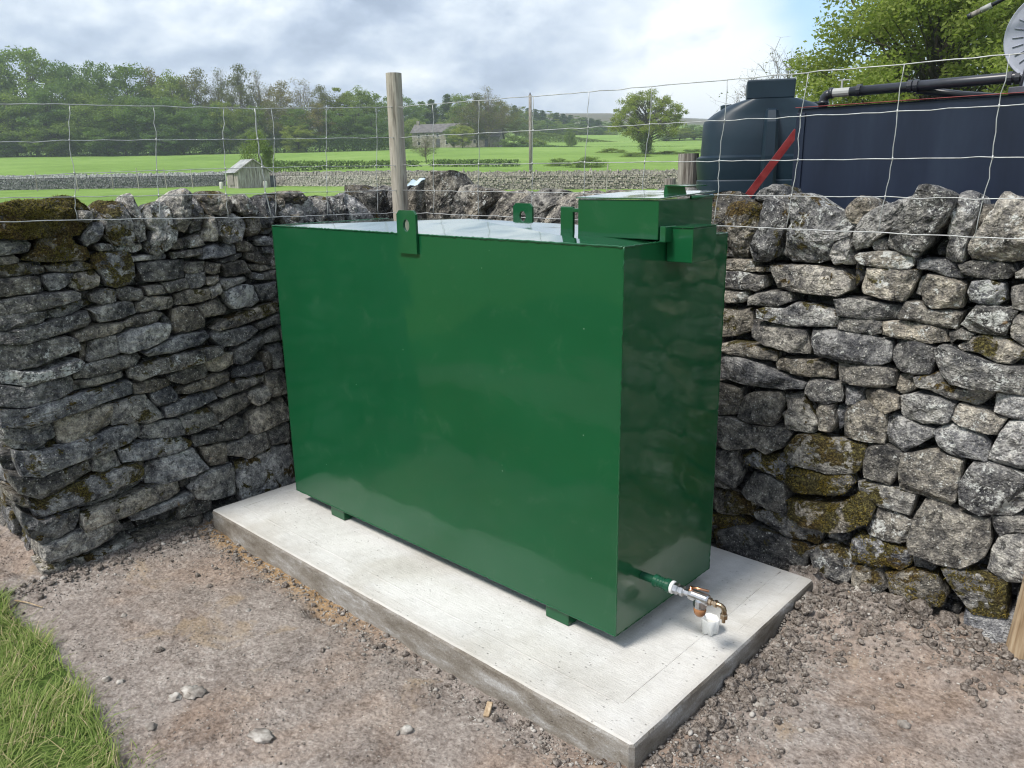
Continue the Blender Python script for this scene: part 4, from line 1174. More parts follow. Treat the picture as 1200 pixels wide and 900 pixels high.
    # gauge housing hung on the end plate
    gb = MB(); gb.box((TW + 0.0475, 0.281, 1.267), (0.087, 0.138, 0.100)); gauge = gb.build('gauge_housing', M['green'], root, bevel=0.0025)
    gb = MB(); gb.box((TW + 0.0475, 0.281, 1.319), (0.093, 0.144, 0.003)); gb.build('lid', M['green'], gauge)
    gb = MB(); gb.box((TW + 0.012, 0.205, 1.299), (0.019, 0.060, 0.046)); gb.build('mounting_plate', M['green'], gauge, bevel=0.002)
    # outlet: pipe stub, socket, tape, isolating valve, bowl filter, elbow
    oy, oz = 0.138, 0.214; X = TW + 0.002
    v = MB(); v.lathe([(0.0135, 0.0), (0.0135, 0.05)], (X, oy, oz), 'X', 16); out = v.build('outlet_pipe', M['greendark'], root, smooth=False)
    v = MB(); v.lathe([(0.016, 0.045), (0.0205, 0.049), (0.0205, 0.060), (0.0180, 0.064), (0.0180, 0.070), (0.0195, 0.072), (0.0180, 0.074), (0.0180, 0.080), (0.0195, 0.082), (0.0180, 0.084), (0.0180, 0.088), (0.0215, 0.092), (0.0215, 0.105), (0.017, 0.110)], (X, oy, oz), 'X', 20); v.build('socket', M['greendark'], out)
    v = MB(); v.lathe([(0.016, 0.108), (0.0205, 0.111), (0.021, 0.117), (0.016, 0.120)], (X, oy, oz), 'X', 18); v.build('sealing_tape', M['foil'], out, smooth=True)
    v = MB(); v.lathe([(0.013, 0.119), (0.0185, 0.121), (0.0185, 0.134), (0.0145, 0.137), (0.0145, 0.142), (0.0175, 0.144), (0.0175, 0.153), (0.010, 0.158), (0.010, 0.176)], (X, oy, oz), 'X', 6); v.build('union_nut', M['chrome'], out)
    v = MB(); v.lathe([(0.0085, 0.0), (0.0085, 0.012), (0.005, 0.013), (0.005, 0.020)], (X + 0.178, oy, oz + 0.006), 'Z', 12)
    v.tube([(X + 0.178, oy, oz + 0.024), (X + 0.20, oy + 0.004, oz + 0.026), (X + 0.232, oy + 0.014, oz + 0.024)], [0.0042, 0.0036, 0.0042], 8); v.build('valve_lever', M['copper'], out, smooth=True)
    v = MB(); v.lathe([(0.010, 0.172), (0.0165, 0.176), (0.0175, 0.185), (0.0175, 0.236), (0.015, 0.241), (0.010, 0.242)], (X, oy, oz), 'X', 18)
    v.lathe([(0.0205, -0.030), (0.0215, -0.026), (0.0215, -0.006), (0.019, 0.0)], (X + 0.212, oy, oz), 'Z', 20); v.build('filter_head', M['chrome'], out, smooth=False)
    v = MB(); v.lathe([(0.004, -0.062), (0.012, -0.060), (0.0175, -0.052), (0.0195, -0.042), (0.0195, -0.030)], (X + 0.212, oy, oz), 'Z', 20); v.build('filter_bowl', M['amber'], out, smooth=True)
    v = MB(); v.lathe([(0.0075, 0.240), (0.0115, 0.242), (0.0115, 0.250), (0.008, 0.252), (0.008, 0.258), (0.0115, 0.260), (0.0115, 0.268)], (X, oy, oz), 'X', 6)
    v.tube([(X + 0.266, oy, oz), (X + 0.282, oy, oz), (X + 0.289, oy, oz - 0.004), (X + 0.292, oy, oz - 0.012), (X + 0.292, oy, oz - 0.022)], 0.0078, 10)
    v.lathe([(0.0085, -0.040), (0.012, -0.038), (0.012, -0.026), (0.0095, -0.022)], (X + 0.292, oy, oz), 'Z', 6)
    v.lathe([(0.0055, -0.052), (0.0055, -0.040)], (X + 0.292, oy, oz), 'Z', 10); v.build('elbow', M['brass'], out, smooth=False)


build_tank()

# white plastic pot standing on the slab
mb = MB(); c_ = onplane(832, 741, (0, 0, 1), 0.0); n = 22; prof = [(0.020, 0.001), (0.025, 0.004), (0.0275, 0.028), (0.0290, 0.052), (0.0265, 0.054), (0.0240, 0.030), (0.021, 0.008)]
for r, h in prof:
    for k in range(n):
        a = 2 * math.pi * k / n; q = 1 + 0.34 * nz(math.cos(a) * 1.9, math.sin(a) * 1.9, h * 34) + 0.05 * math.sin(5 * a + h * 40)
        mb.v.append((c_[0] + r * q * math.cos(a), c_[1] + r * q * math.sin(a), h))
for i in range(len(prof) - 1):
    for k in range(n): a = i * n + k; b2 = i * n + (k + 1) % n; mb.f.append((a, b2, b2 + n, a + n))
mb.f.append(tuple(reversed(range(n)))); e_ = (len(prof) - 1) * n; mb.f.append(tuple(e_ + k for k in range(n)))
tag(mb.build('drip_pot', M['white'], smooth=True), 'small crumpled white plastic pot on the slab under the outlet tap', 'pot')


# ================================================================== fence
def build_fence():
    # timber corner post
    P = np.array([-0.262, 0.925]); mb = MB(); pts = []; rr = []
    for i in range(14):
        z = -0.3 + 2.28 * i / 13; pts.append((P[0] + 0.004 * nz(z * 2, 1), P[1] + 0.004 * nz(z * 2, 5), z)); rr.append(0.041 + 0.0018 * nz(z * 3, 8))
    rr[-1] *= 0.985; mb.tube(pts, rr, 20)
    tag(mb.build('fence_post', M['post'], smooth=False), 'tall round weathered timber post rising behind the green tank', 'fence post')
    # stake leaning on the wall at the right edge
    mb = MB(); a = Vector((2.765, 0.925, -0.12)); b_ = Vector((2.725, 0.935, 1.75)); pts = []; rr = []
    for i in range(12):
        p = a.lerp(b_, i / 11); pts.append(p + Vector((0.004 * nz(i * .7, 3), 0.004 * nz(i * .7, 6), 0))); rr.append(0.046 + 0.003 * nz(i * 0.8, 9))
    # lean it out to the right so only its foot is in the frame
    pts = [Vector((p.x + 0.10 * max(0, (p.z + 0.1)) , p.y, p.z)) for p in pts]
    mb.tube(pts, rr, 12); st = mb.build('fence_stake', M['stake'])
    tag(st, 'pale brown wooden stake standing in front of the wall at the right edge', 'fence stake')
    sc = MB(); q = onplane(1198, 672, (0, 1, 0), 0.885); sc.lathe([(0.002, -0.004), (0.006, -0.003), (0.006, 0.002)], (q[0], q[1], q[2]), 'Y', 10); sc.build('screw', M['chrome'], st)

    def kink(a, b_, n, amp, seed):
        a = Vector(a); b_ = Vector(b_); res = []
        for i in range(n + 1):
            p = a.lerp(b_, i / n); res.append((p.x + amp * 0.6 * nz(i * 0.83, seed, 1), p.y + amp * 0.6 * nz(i * 0.83, seed, 5), p.z + amp * nz(i * 0.83, seed, 9) + amp * 0.8 * nz(i * 0.23, seed, 13)))
        return res
    # run along the left wall
    xs = -0.245
    L0 = {-0.66: [1.329, 1.415, 1.503, 1.623, 1.753], 0.12: [1.298, 1.405, 1.520, 1.642, 1.772], 0.90: [1.285, 1.400, 1.525, 1.665, 1.815]}
    ks = sorted(L0)
    def zl(y, i): return float(np.interp(y, ks, [L0[k][i] for k in ks])) + (0.0 if y > -0.66 else (y + 0.66) * (0.045 if i > 1 else -0.02))
    run = empty('wire_fence', (xs, 0, 0), 0, 'wire netting fence strung above the shaded left wall', 'wire fence')
    stays = [-1.30, -1.0, -0.66, -0.34, -0.04, 0.20, 0.485, 0.79]
    for i in range(5):
        ys = np.arange(-1.5, 0.901, 0.05); pts = []
        for k, y in enumerate(ys):
            pts.append((xs + 0.006 * nz(k * .5, i), y, zl(y, i) + 0.0045 * nz(k * 0.6, i, 3) + 0.003 * nz(k * 1.6, i, 6)))
        pts.append((P[0] + 0.02, P[1] - 0.042, zl(0.9, i)))
        mb = MB(); mb.tube(pts, 0.0018 if i in (0, 4) else 0.0015, 6); mb.build('line_wire', M['wire'], run, smooth=True)
    def stay(run, fx, s, zf, lean, seed, r=0.0015):
        pts = []; rng = random.Random(seed)
        for i in range(4, -1, -1):
            off = lean * (4 - i) / 4 + rng.uniform(-0.006, 0.006); p = fx(s + off); z = zf(s + off, i); pts.append(Vector((p[0], p[1], z)))
        sm = []
        for i in range(4):
            for k in range(4):
                q = pts[i].lerp(pts[i + 1], k / 4); w = math.sin(math.pi * k / 4); sm.append(q + Vector((0.004 * w * rng.uniform(-1, 1), 0.004 * w * rng.uniform(-1, 1), 0)))
        sm.append(pts[-1]); mb = MB(); mb.tube(sm, r, 6)
        for q in pts[1:4]: mb.tube([q + Vector((0, 0, -0.006)), q, q + Vector((0, 0, 0.006))], r * 1.7, 6)
        mb.build('stay_wire', M['wire'], run, smooth=True)
    for k, s in enumerate(stays): stay(run, lambda q: (xs, q), s, zl, -0.035, 50 + k)
    stay(run, lambda q: (xs + 0.004, q), 0.105, zl, 0.03, 70, 0.0026)
    # run along the back wall
    yb = 0.915
    R0 = {-0.25: [1.285, 1.400, 1.525, 1.665, 1.815], 1.0: [1.278, 1.39, 1.515, 1.655, 1.795], 2.53: [1.268, 1.382, 1.50, 1.644, 1.782]}
    kr = sorted(R0)
    def zr(x, i): return float(np.interp(x, kr, [R0[k][i] for k in kr]))
    run2 = empty('wire_fence', (1.2, yb, 0), 0, 'wire netting fence strung above the sunlit back wall', 'wire fence')
    for i in range(5):
        xs2 = np.arange(-0.24, 3.8, 0.05)
        pts = [(x, yb + 0.006 * nz(k * .5, i, 7), zr(x, i) + 0.0045 * nz(k * 0.6, i, 23) + 0.003 * nz(k * 1.6, i, 26)) for k, x in enumerate(xs2)]
        mb = MB(); mb.tube(pts, 0.0018 if i in (0, 4) else 0.0015, 6); mb.build('line_wire', M['wire'], run2, smooth=True)
    for k, s in enumerate((0.04, 0.36, 0.70, 1.0, 1.30, 1.625, 1.915, 2.225, 2.505, 2.80, 3.10, 3.4)):
        stay(run2, lambda q: (q, yb), s, zr, -0.028, 80 + k)


build_fence()

# pale plastic scrap caught on the wall top beside the post
p0 = onplane(486, 210, (0, 1, 0), 1.16); mb = MB(); n = 9
for j in range(n):
    for i in range(n):
        a, b2 = i / (n - 1) - 0.5, j / (n - 1) - 0.5
        mb.v.append((p0[0] + 0.110 * a, p0[1] + 0.12 * b2, p0[2] - 0.006 + 0.018 * a + 0.022 * nz(a * 4, b2 * 2, 2) - 0.05 * abs(a) ** 2 - 0.10 * max(0, -b2) ** 1.3 + 0.010 * nz(a * 11, b2 * 9)))
for j in range(n - 1):
    for i in range(n - 1): k = j * n + i; mb.f.append((k, k + 1, k + n + 1, k + n))
o = mb.build('plastic_sheet', M['bluesheet'], smooth=True); sm = o.modifiers.new('thick', 'SOLIDIFY'); sm.thickness = 0.003
tag(o, 'crumpled pale blue plastic sheet scrap on the wall top beside the timber post', 'plastic sheet')


# ================================================================== yard beyond the wall: plastic tank, navy tank, reel
def build_beyond():
    # navy steel tank, long side parallel to the wall
    Y0, Y1, X0, X1, ZT_ = 2.9, 4.0, 1.02, 4.6, 1.815; zb = 0.12
    root = empty('steel_tank', ((X0 + X1) / 2, (Y0 + Y1) / 2, 0), 0, 'large navy blue steel tank standing behind the wall on the right', 'steel tank')
    mb = MB(); mb.box(((X0 + X1) / 2, (Y0 + Y1) / 2, (zb + ZT_) / 2), (X1 - X0, Y1 - Y0, ZT_ - zb)); mb.build('body', M['navy'], root, bevel=0.008)
    mb = MB(); mb.box(((X0 + X1) / 2, Y0 - 0.002, ZT_ + 0.006), (X1 - X0 + 0.02, 0.03, 0.0035)); mb.build('red_rim', M['red'], root, bevel=0.002)
    mb = MB(); mb.box((X0 + 0.024, Y0 - 0.006, (zb + ZT_) / 2 - 0.01), (0.052, 0.010, ZT_ - zb - 0.03)); mb.build('corner_flange', M['navy'], root, bevel=0.002)
    for x in (1.4, 2.7, 4.1):
        mb = MB(); mb.box((x, (Y0 + Y1) / 2, zb / 2 - 0.06), (0.14, 1.0, zb + 0.12)); mb.build('bearer', M['darksteel'], root)
    # black suction pipe along the top
    pz = 1.895; py = 2.98; e0 = onplane(966, 104, (0, 1, 0), py); xs = float(e0[0])
    mb = MB(); mb.tube([(xs, py, ZT_ + 0.005), (xs, py, pz - 0.05), (xs + 0.006, py, pz - 0.022), (xs + 0.02, py, pz - 0.007), (xs + 0.045, py, pz)], 0.026, 12)
    mb.lathe([(0.031, 0.0), (0.031, 0.018)], (xs, py, ZT_ + 0.022), 'Z', 14); mb.lathe([(0.031, 0.0), (0.031, 0.02)], (xs + 0.035, py, pz), 'X', 14)
    pipe = mb.build('pipe', M['blackpipe'], root, smooth=True)
    mb = MB(); mb.tube([(xs + 0.05, py, pz), (xs + 0.165, py, pz)], 0.025, 12); mb.lathe([(0.006, 0), (0.006, 0.045)], (xs + 0.10, py, pz + 0.02), 'Z', 8); mb.box((xs + 0.115, py, pz + 0.066), (0.07, 0.012, 0.006)); mb.build('ball_valve', M['tin'], pipe, smooth=False)
    mb = MB(); mb.tube([(xs + 0.15, py, pz), (xs + 0.8, py, pz + 0.006), (3.4, py, pz + 0.02)], 0.0265, 12); mb.build('long_pipe', M['blackpipe'], pipe, smooth=True)
    for x in (xs + 0.19, xs + 0.46, xs + 0.49, xs + 0.93, xs + 0.965):
        mb = MB(); mb.lathe([(0.033, 0), (0.033, 0.022)], (x, py, pz + 0.004), 'X', 14); mb.build('pipe_clamp', M['blackpipe'], pipe)
    mb = MB(); mb.tube([(xs + 0.50, py + 0.02, pz - 0.015), (xs + 0.70, py + 0.12, pz - 0.05), (xs + 0.86, py + 0.2, ZT_ + 0.01)], 0.02, 8); mb.build('branch_pipe', M['blackpipe'], pipe, smooth=True)
    for x in (2.4, 3.2):
        mb = MB(); mb.box((x, py, (ZT_ + pz - 0.024) / 2), (0.04, 0.04, pz - ZT_ - 0.024)); mb.build('pipe_support', M['darksteel'], pipe)
    # hose reel with spoked grey flange
    rx, ry, rz, R = 2.245, 3.02, 2.085, 0.215
    reel = empty('hose_reel', (rx, ry, ZT_), 0, 'grey steel hose reel mounted on top of the navy tank', 'hose reel')
    for dy in (-0.06, 0.16):
        mb = MB(); mb.lathe([(R, -0.006), (R + 0.004, 0.0), (R, 0.006), (R - 0.012, 0.003), (0.05, 0.003), (0.05, -0.003), (R - 0.012, -0.003), (R, -0.006)], (rx, ry + dy, rz), 'Y', 48, caps=False); fl = mb.build('flange', M['greysteel'], reel, smooth=False)
        for k in range(26):
            mb = MB(); a = 2 * math.pi * k / 26; r0, r1 = 0.62 * R, 0.84 * R; ca, sa = math.cos(a), math.sin(a)
            mb.tube([(rx + r0 * ca, ry + dy - 0.006, rz + r0 * sa), (rx + r1 * ca, ry + dy - 0.006, rz + r1 * sa)], 0.003, 6)
            mb.build('pressed_rib', M['greysteel'], fl, smooth=True)
    mb = MB(); mb.lathe([(0.10, -0.055), (0.10, 0.155)], (rx, ry, rz), 'Y', 24); mb.build('drum', M['darksteel'], reel, smooth=False)
    mb = MB()   # side frame: upright plate with a curved leading edge
    pr_ = [(-0.115, -0.265), (-0.10, -0.15), (-0.075, -0.04), (-0.045, 0.03), (0.0, 0.08), (0.10, 0.12), (0.16, 0.12), (0.16, -0.265)]
    yy0, yy1 = ry - 0.078, ry - 0.068
    V = [(rx + x, yy0, rz + z) for x, z in pr_] + [(rx + x, yy1, rz + z) for x, z in pr_]; m_ = len(pr_)
    mb.add(V, [tuple(range(m_)), tuple(reversed(range(m_, 2 * m_)))] + [(k, m_ + k, m_ + (k + 1) % m_, (k + 1) % m_) for k in range(m_)])
    fr = mb.build('side_frame', M['greysteel'], reel)
    mb = MB(); mb.tube([(rx + x - 0.002, yy0 - 0.003, rz + z) for x, z in pr_[:6]], 0.0065, 6); mb.build('frame_edge', M['darksteel'], fr, smooth=True)
    mb = MB(); mb.lathe([(0.009, -0.008), (0.011, -0.004), (0.011, 0.0)], (rx - 0.03, yy0, rz - 0.15), 'Y', 6); mb.build('bolt', M['chrome'], fr)
    mb = MB(); mb.tube([(rx - 0.065, yy0 - 0.02, rz - 0.22), (rx + 0.15, yy0 - 0.02, rz - 0.185)], 0.006, 6); mb.build('hose_end', M['copper'], reel)
    mb = MB(); mb.box((rx - 0.02, ry + 0.03, ZT_ + 0.02), (0.28, 0.26, 0.036)); mb.build('base_plate', M['darksteel'], reel, bevel=0.003)
    for z in (0,):   # upper guard plate running out of the frame
        mb = MB(); a = onplane(1188, 0, (0, 1, 0), ry - 0.09); mb.add([(a[0] - 0.01, a[1], a[2] + 0.14), (a[0] + 0.10, a[1], a[2] - 0.13), (a[0] + 0.16, a[1], a[2] - 0.10), (a[0] + 0.06, a[1], a[2] + 0.16),
              (a[0] - 0.01, a[1] + .006, a[2] + 0.14), (a[0] + 0.10, a[1] + .006, a[2] - 0.13), (a[0] + 0.16, a[1] + .006, a[2] - 0.10), (a[0] + 0.06, a[1] + .006, a[2] + 0.16)],
              [(0, 1, 2, 3), (7, 6, 5, 4), (0, 4, 5, 1), (1, 5, 6, 2), (2, 6, 7, 3), (3, 7, 4, 0)]); mb.build('guard_arm', M['greysteel'], reel)
    # fuel nozzle spout hooked over the reel
    a = onplane(1134, 20, (0, 1, 0), 2.86); b_ = onplane(1180, -3, (0, 1, 0), 2.86)
    d = Vector(b_) - Vector(a); A = Vector(a)
    noz = empty('fuel_nozzle', tuple(A + d * 0.9), 0, 'fuel nozzle spout pointing left beside the grey hose reel', 'fuel nozzle')
    mb = MB(); mb.tube([A, A + d * 0.10], [0.0125, 0.0135], 12); mb.build('spout_tip', M['blackpipe'], noz, smooth=True)
    mb = MB(); mb.tube([A + d * 0.10, A + d * 0.16, A + d * 0.34], [0.0145, 0.0125, 0.0125], 12); mb.build('spout', M['oldwood'], noz, smooth=True)
    mb = MB(); mb.tube([A + d * 0.34, A + d * 0.62], 0.0135, 12); mb.build('sleeve', M['tin'], noz, smooth=True)
    mb = MB(); mb.tube([A + d * 0.62, A + d * 1.0, A + d * 1.35 + Vector((0, 0, -0.005)), A + d * 1.9 + Vector((0.03, 0.04, -0.10))], [0.010, 0.009, 0.010, 0.012], 10); mb.build('hose', M['blackpipe'], noz, smooth=True)

    # teal plastic oil tank with domed top, ledge and square filler cap
    ctr = px(896, 200, 7.1); cx, cy = ctr[0], ctr[1]; ang = math.atan2(FWD[0], FWD[1])
    pt = empty('plastic_oil_tank', (cx, cy, 0), 0, 'dark teal plastic oil tank with square filler cap behind the wall', 'oil tank')
    rot = Matrix.Rotation(math.atan2(CAM[0] - cx, cy - CAM[1]) + 0.05, 3, 'Z')
    def sup(a, w, d_, e=4.2):
        c, s = math.cos(a), math.sin(a)
        return Vector((w * math.copysign(abs(c) ** (2 / e), c), d_ * math.copysign(abs(s) ** (2 / e), s), 0))
    prof = [(0.96, -0.10), (1.0, 0.0), (1.0, 0.55), (0.985, 0.57), (0.985, 0.98), (1.0, 1.0), (1.0, 1.385), (0.985, 1.395), (0.99, 1.41), (1.015, 1.545), (1.015, 1.572), (0.955, 1.590), (0.945, 1.70), (0.935, 1.845), (0.925, 1.868),
            (0.80, 1.925), (0.62, 1.985), (0.42, 2.02), (0.2, 2.03), (0.02, 2.03)]
    mb = MB(); n = 72; hw, hd = 0.575, 0.55
    for sc, z in prof:
        for k in range(n):
            a = 2 * math.pi * k / n; q = sup(a, hw * sc, hd * sc)
            if z > 1.85:   # dome arches along its width only
                q.y = sup(a, hw, hd * (0.92 if sc > 0.3 else max(0.3, sc * 3)))[1] * (1 if sc > 0.3 else 1)
            q = rot @ q; mb.v.append((cx + q.x, cy + q.y, z))
    for i in range(len(prof) - 1):
        for k in range(n): a = i * n + k; b2 = i * n + (k + 1) % n; mb.f.append((a, b2, b2 + n, a + n))
    mb.f.append(tuple((len(prof) - 1) * n + k for k in range(n)))
    body = mb.build('body', M['poly'], pt, smooth=False)
    bm = bmesh.new(); bm.from_mesh(body.data)
    for f in bm.faces: f.smooth = True
    for e in bm.edges:
        if len(e.link_faces) == 2 and e.calc_face_angle() > 0.45: e.smooth = False
    bm.to_mesh(body.data); bm.free()
    # rounded vertical rib on the face towards the camera
    for sx in (0.0,):
        mb = MB()
        for (w, z, dd) in ((0.10, 0.02, 0.565), (0.10, 1.40, 0.568), (0.10, 1.58, 0.572), (0.09, 1.84, 0.548), (0.08, 1.93, 0.50), (0.06, 2.005, 0.30)):
            for (x, y) in ((-w * 0.66, -dd + 0.06), (-w * 0.60, -dd - 0.010), (-w * 0.36, -dd - 0.042), (w * 0.36, -dd - 0.042), (w * 0.60, -dd - 0.010), (w * 0.66, -dd + 0.06)):
                q = rot @ Vector((x + sx, y, 0)); mb.v.append((cx + q.x, cy + q.y, z))
        for i in range(5):
            for k in range(5): a = i * 6 + k; mb.f.append((a, a + 1, a + 7, a + 6))
        mb.build('rib', M['poly'], pt)
    mb = MB(); q = rot @ Vector((-0.01, -0.22, 0)); mb.box((cx + q.x, cy + q.y, 2.100), (0.37, 0.34, 0.150), rot=rot, taper=1.015); mb.build('filler_cap', M['poly'], pt, bevel=0.012)
    for sx in (-0.33, 0.33):
        mb = MB(); q = rot @ Vector((sx, -0.22, 0)); mb.lathe([(0.07, 0), (0.07, 0.028), (0.06, 0.034)], (cx + q.x, cy + q.y, 1.965), 'Z', 16); mb.build('inspection_cap', M['poly'], pt)
    # red steel angle brace
    a = px(934, 153, 5.75); b_ = px(862, 248, 5.75); mb = MB(); a = Vector(a); b_ = Vector(b_); dd = (b_ - a); L = dd.length
    b2 = a + dd * 2.2
    side = Vector((RGT[0], RGT[1], 0)); nn = dd.normalized().cross(Vector((FWD[0], FWD[1], 0))).normalized()
    for off, th in ((0.0, 0.03),):
        q = [a - nn * 0.022, a + nn * 0.022, b2 + nn * 0.022, b2 - nn * 0.022]; f3 = Vector((FWD[0], FWD[1], 0)) * 0.006
        mb.add(q + [p + f3 for p in q], [(3, 2, 1, 0), (4, 5, 6, 7), (0, 1, 5, 4), (1, 2, 6, 5), (2, 3, 7, 6), (3, 0, 4, 7)])
        q = [a + nn * 0.023, b2 + nn * 0.023]; f4 = Vector((FWD[0], FWD[1], 0)) * 0.05
        mb.add([q[0], q[1], q[1] + f4, q[0] + f4, q[0] + nn * 0.006, q[1] + nn * 0.006, q[1] + f4 + nn * 0.006, q[0] + f4 + nn * 0.006], [(0, 1, 2, 3), (7, 6, 5, 4), (0, 4, 5, 1), (1, 5, 6, 2), (2, 6, 7, 3), (3, 7, 4, 0)])
    tag(mb.build('steel_brace', M['red']), 'slanting red steel brace between the teal tank and the navy tank', 'steel brace')
    # weathered gatepost stump left of the plastic tank, and a shorter stub
    for (ix, iy, v, w, lab) in ((807, 180, 7.6, 0.195, 'thick silvered wooden gatepost just left of the teal plastic tank'), (785, 209, 8.6, 0.13, 'short dark wooden stump left of the silvered gatepost')):
        t_ = px(ix, iy, v); mb = MB(); pts = []; rr = []
        for i in range(9):
            z = -0.3 + (t_[2] + 0.3) * i / 8; pts.append((t_[0] + 0.01 * nz(z, v), t_[1], z)); rr.append(w / 2 * (1.06 - 0.08 * i / 8))
        mb.tube(pts, rr, 14); tag(mb.build('gatepost', M['oldwood']), lab, 'gatepost')


build_beyond()

# ================================================================== distance: field walls, shed, farmhouse
def far_wall(p0, p1, h, name_label, seed, cope=True):
    rng = random.Random(seed); p0 = np.array(p0[:2]); p1 = np.array(p1[:2]); L = np.linalg.norm(p1 - p0); d = (p1 - p0) / L; nrm = np.array([-d[1], d[0]])
    if (CAM[:2] - p0) @ nrm < 0: nrm = -nrm
    root = empty('field_wall', (p0[0], p0[1], field_h(*p0)), 0, name_label, 'stone wall')
    mb = MB(); ang = math.atan2(d[1], d[0]); z = 0.0
    def zz(s): q = p0 + d * s; return field_h(q[0], q[1]) - 0.05
    while z < h - 0.12:
        hh = rng.uniform(0.07, 0.13); s = -rng.uniform(0, .3)
        while s < L:
            w = rng.uniform(0.12, 0.36); q = p0 + d * (s + w / 2) + nrm * rng.uniform(0.15, 0.24)
            mb.box((q[0], q[1], zz(s) + z + hh / 2), (w * 0.93, 0.22, hh * 0.88), rot=Matrix.Rotation(ang + rng.uniform(-.08, .08), 3, 'Z') @ Matrix.Rotation(rng.uniform(-.12, .12), 3, 'Y'), taper=rng.uniform(0.85, 0.97)); s += w
        z += hh
    o = mb.build('wall_stones', M['stone'], root, kind='stuff'); o.color = (0.05, 0.45, 0.72, 1)
    mb = MB(); q0, q1 = p0, p1
    n = max(2, int(L / 3))
    for i in range(n):
        a = p0 + d * L * i / n; b2 = p0 + d * L * (i + 1) / n
        V = []
        for q in (a, b2):
            for k, zq in ((0.1, -0.4), (-0.3, -0.4), (-0.25, h - 0.1), (0.06, h - 0.1)): r = q + nrm * k; V.append((r[0], r[1], field_h(q[0], q[1]) + zq))
        mb.add(V, [(0, 4, 7, 3), (1, 2, 6, 5), (2, 3, 7, 6)])
    mb.build('wall_core', M['core'], root)
    if cope:
        mb = MB(); s = 0
        while s < L:
            w = rng.uniform(0.10, 0.22); hh = rng.uniform(0.22, 0.36); q = p0 + d * (s + w / 2) + nrm * rng.uniform(-0.02, 0.05)
            mb.box((q[0], q[1], zz(s) + h - 0.08 + hh / 2), (w * 1.1, rng.uniform(0.36, 0.46), hh), rot=Matrix.Rotation(ang + rng.uniform(-.15, .15), 3, 'Z') @ Matrix.Rotation(rng.uniform(0.05, .5), 3, 'Y'), taper=rng.uniform(0.55, 0.9)); s += w
        o = mb.build('cope_stones', M['stone'], root, kind='stuff'); o.color = (0.05, 0.5, 0.75, 1)
    return root


far_wall(gpx(-110, 76), gpx(262, 78), 1.18, 'distant dry stone field wall left of the small shed', 31)
far_wall(gpx(313, 77), gpx(500, 66), 1.10, 'distant dry stone field wall between the shed and the timber post', 32)
far_wall(gpx(440, 60), gpx(835, 56), 1.12, 'distant pale dry stone field wall to the right of the timber post', 33)
# thin stakes along the distant walls
for k, (ix, v, h, lean, lab) in enumerate(((40, 74, 1.75, .15, 'thin stake at the far left of the distant wall'), (88, 74, 1.7, -.1, 'thin stake on the distant wall below the wood, second from the left'),
                                      (130, 74.5, 1.8, -.12, 'thin leaning stake on the distant wall, third from the left'), (160, 75, 1.9, -.05, 'thin stake on the distant wall midway to the shed'),
                                      (193, 75, 1.8, -.2, 'thin leaning stake on the distant wall, second left of the shed'), (224, 75.5, 1.7, -.1, 'thin stake on the distant wall just left of the shed'),
                                      (543, 55, 1.55, 0, 'thin stake in front of the pale distant wall near the timber post'), (711, 53, 1.75, .1, 'bent thin stake in front of the pale distant wall by the fill box'), (697, 53.5, 1.5, -.35, 'leaning thin stake in front of the pale distant wall by the fill box'))):
    g = gpx(ix, v); mb = MB(); mb.tube([(g[0], g[1], g[2] - .2), (g[0] + lean * .4, g[1], g[2] + h * .6), (g[0] + lean, g[1], g[2] + h)], [0.05, 0.045, 0.035], 6)
    tag(mb.build('field_stake', M['board']), lab, 'stake')


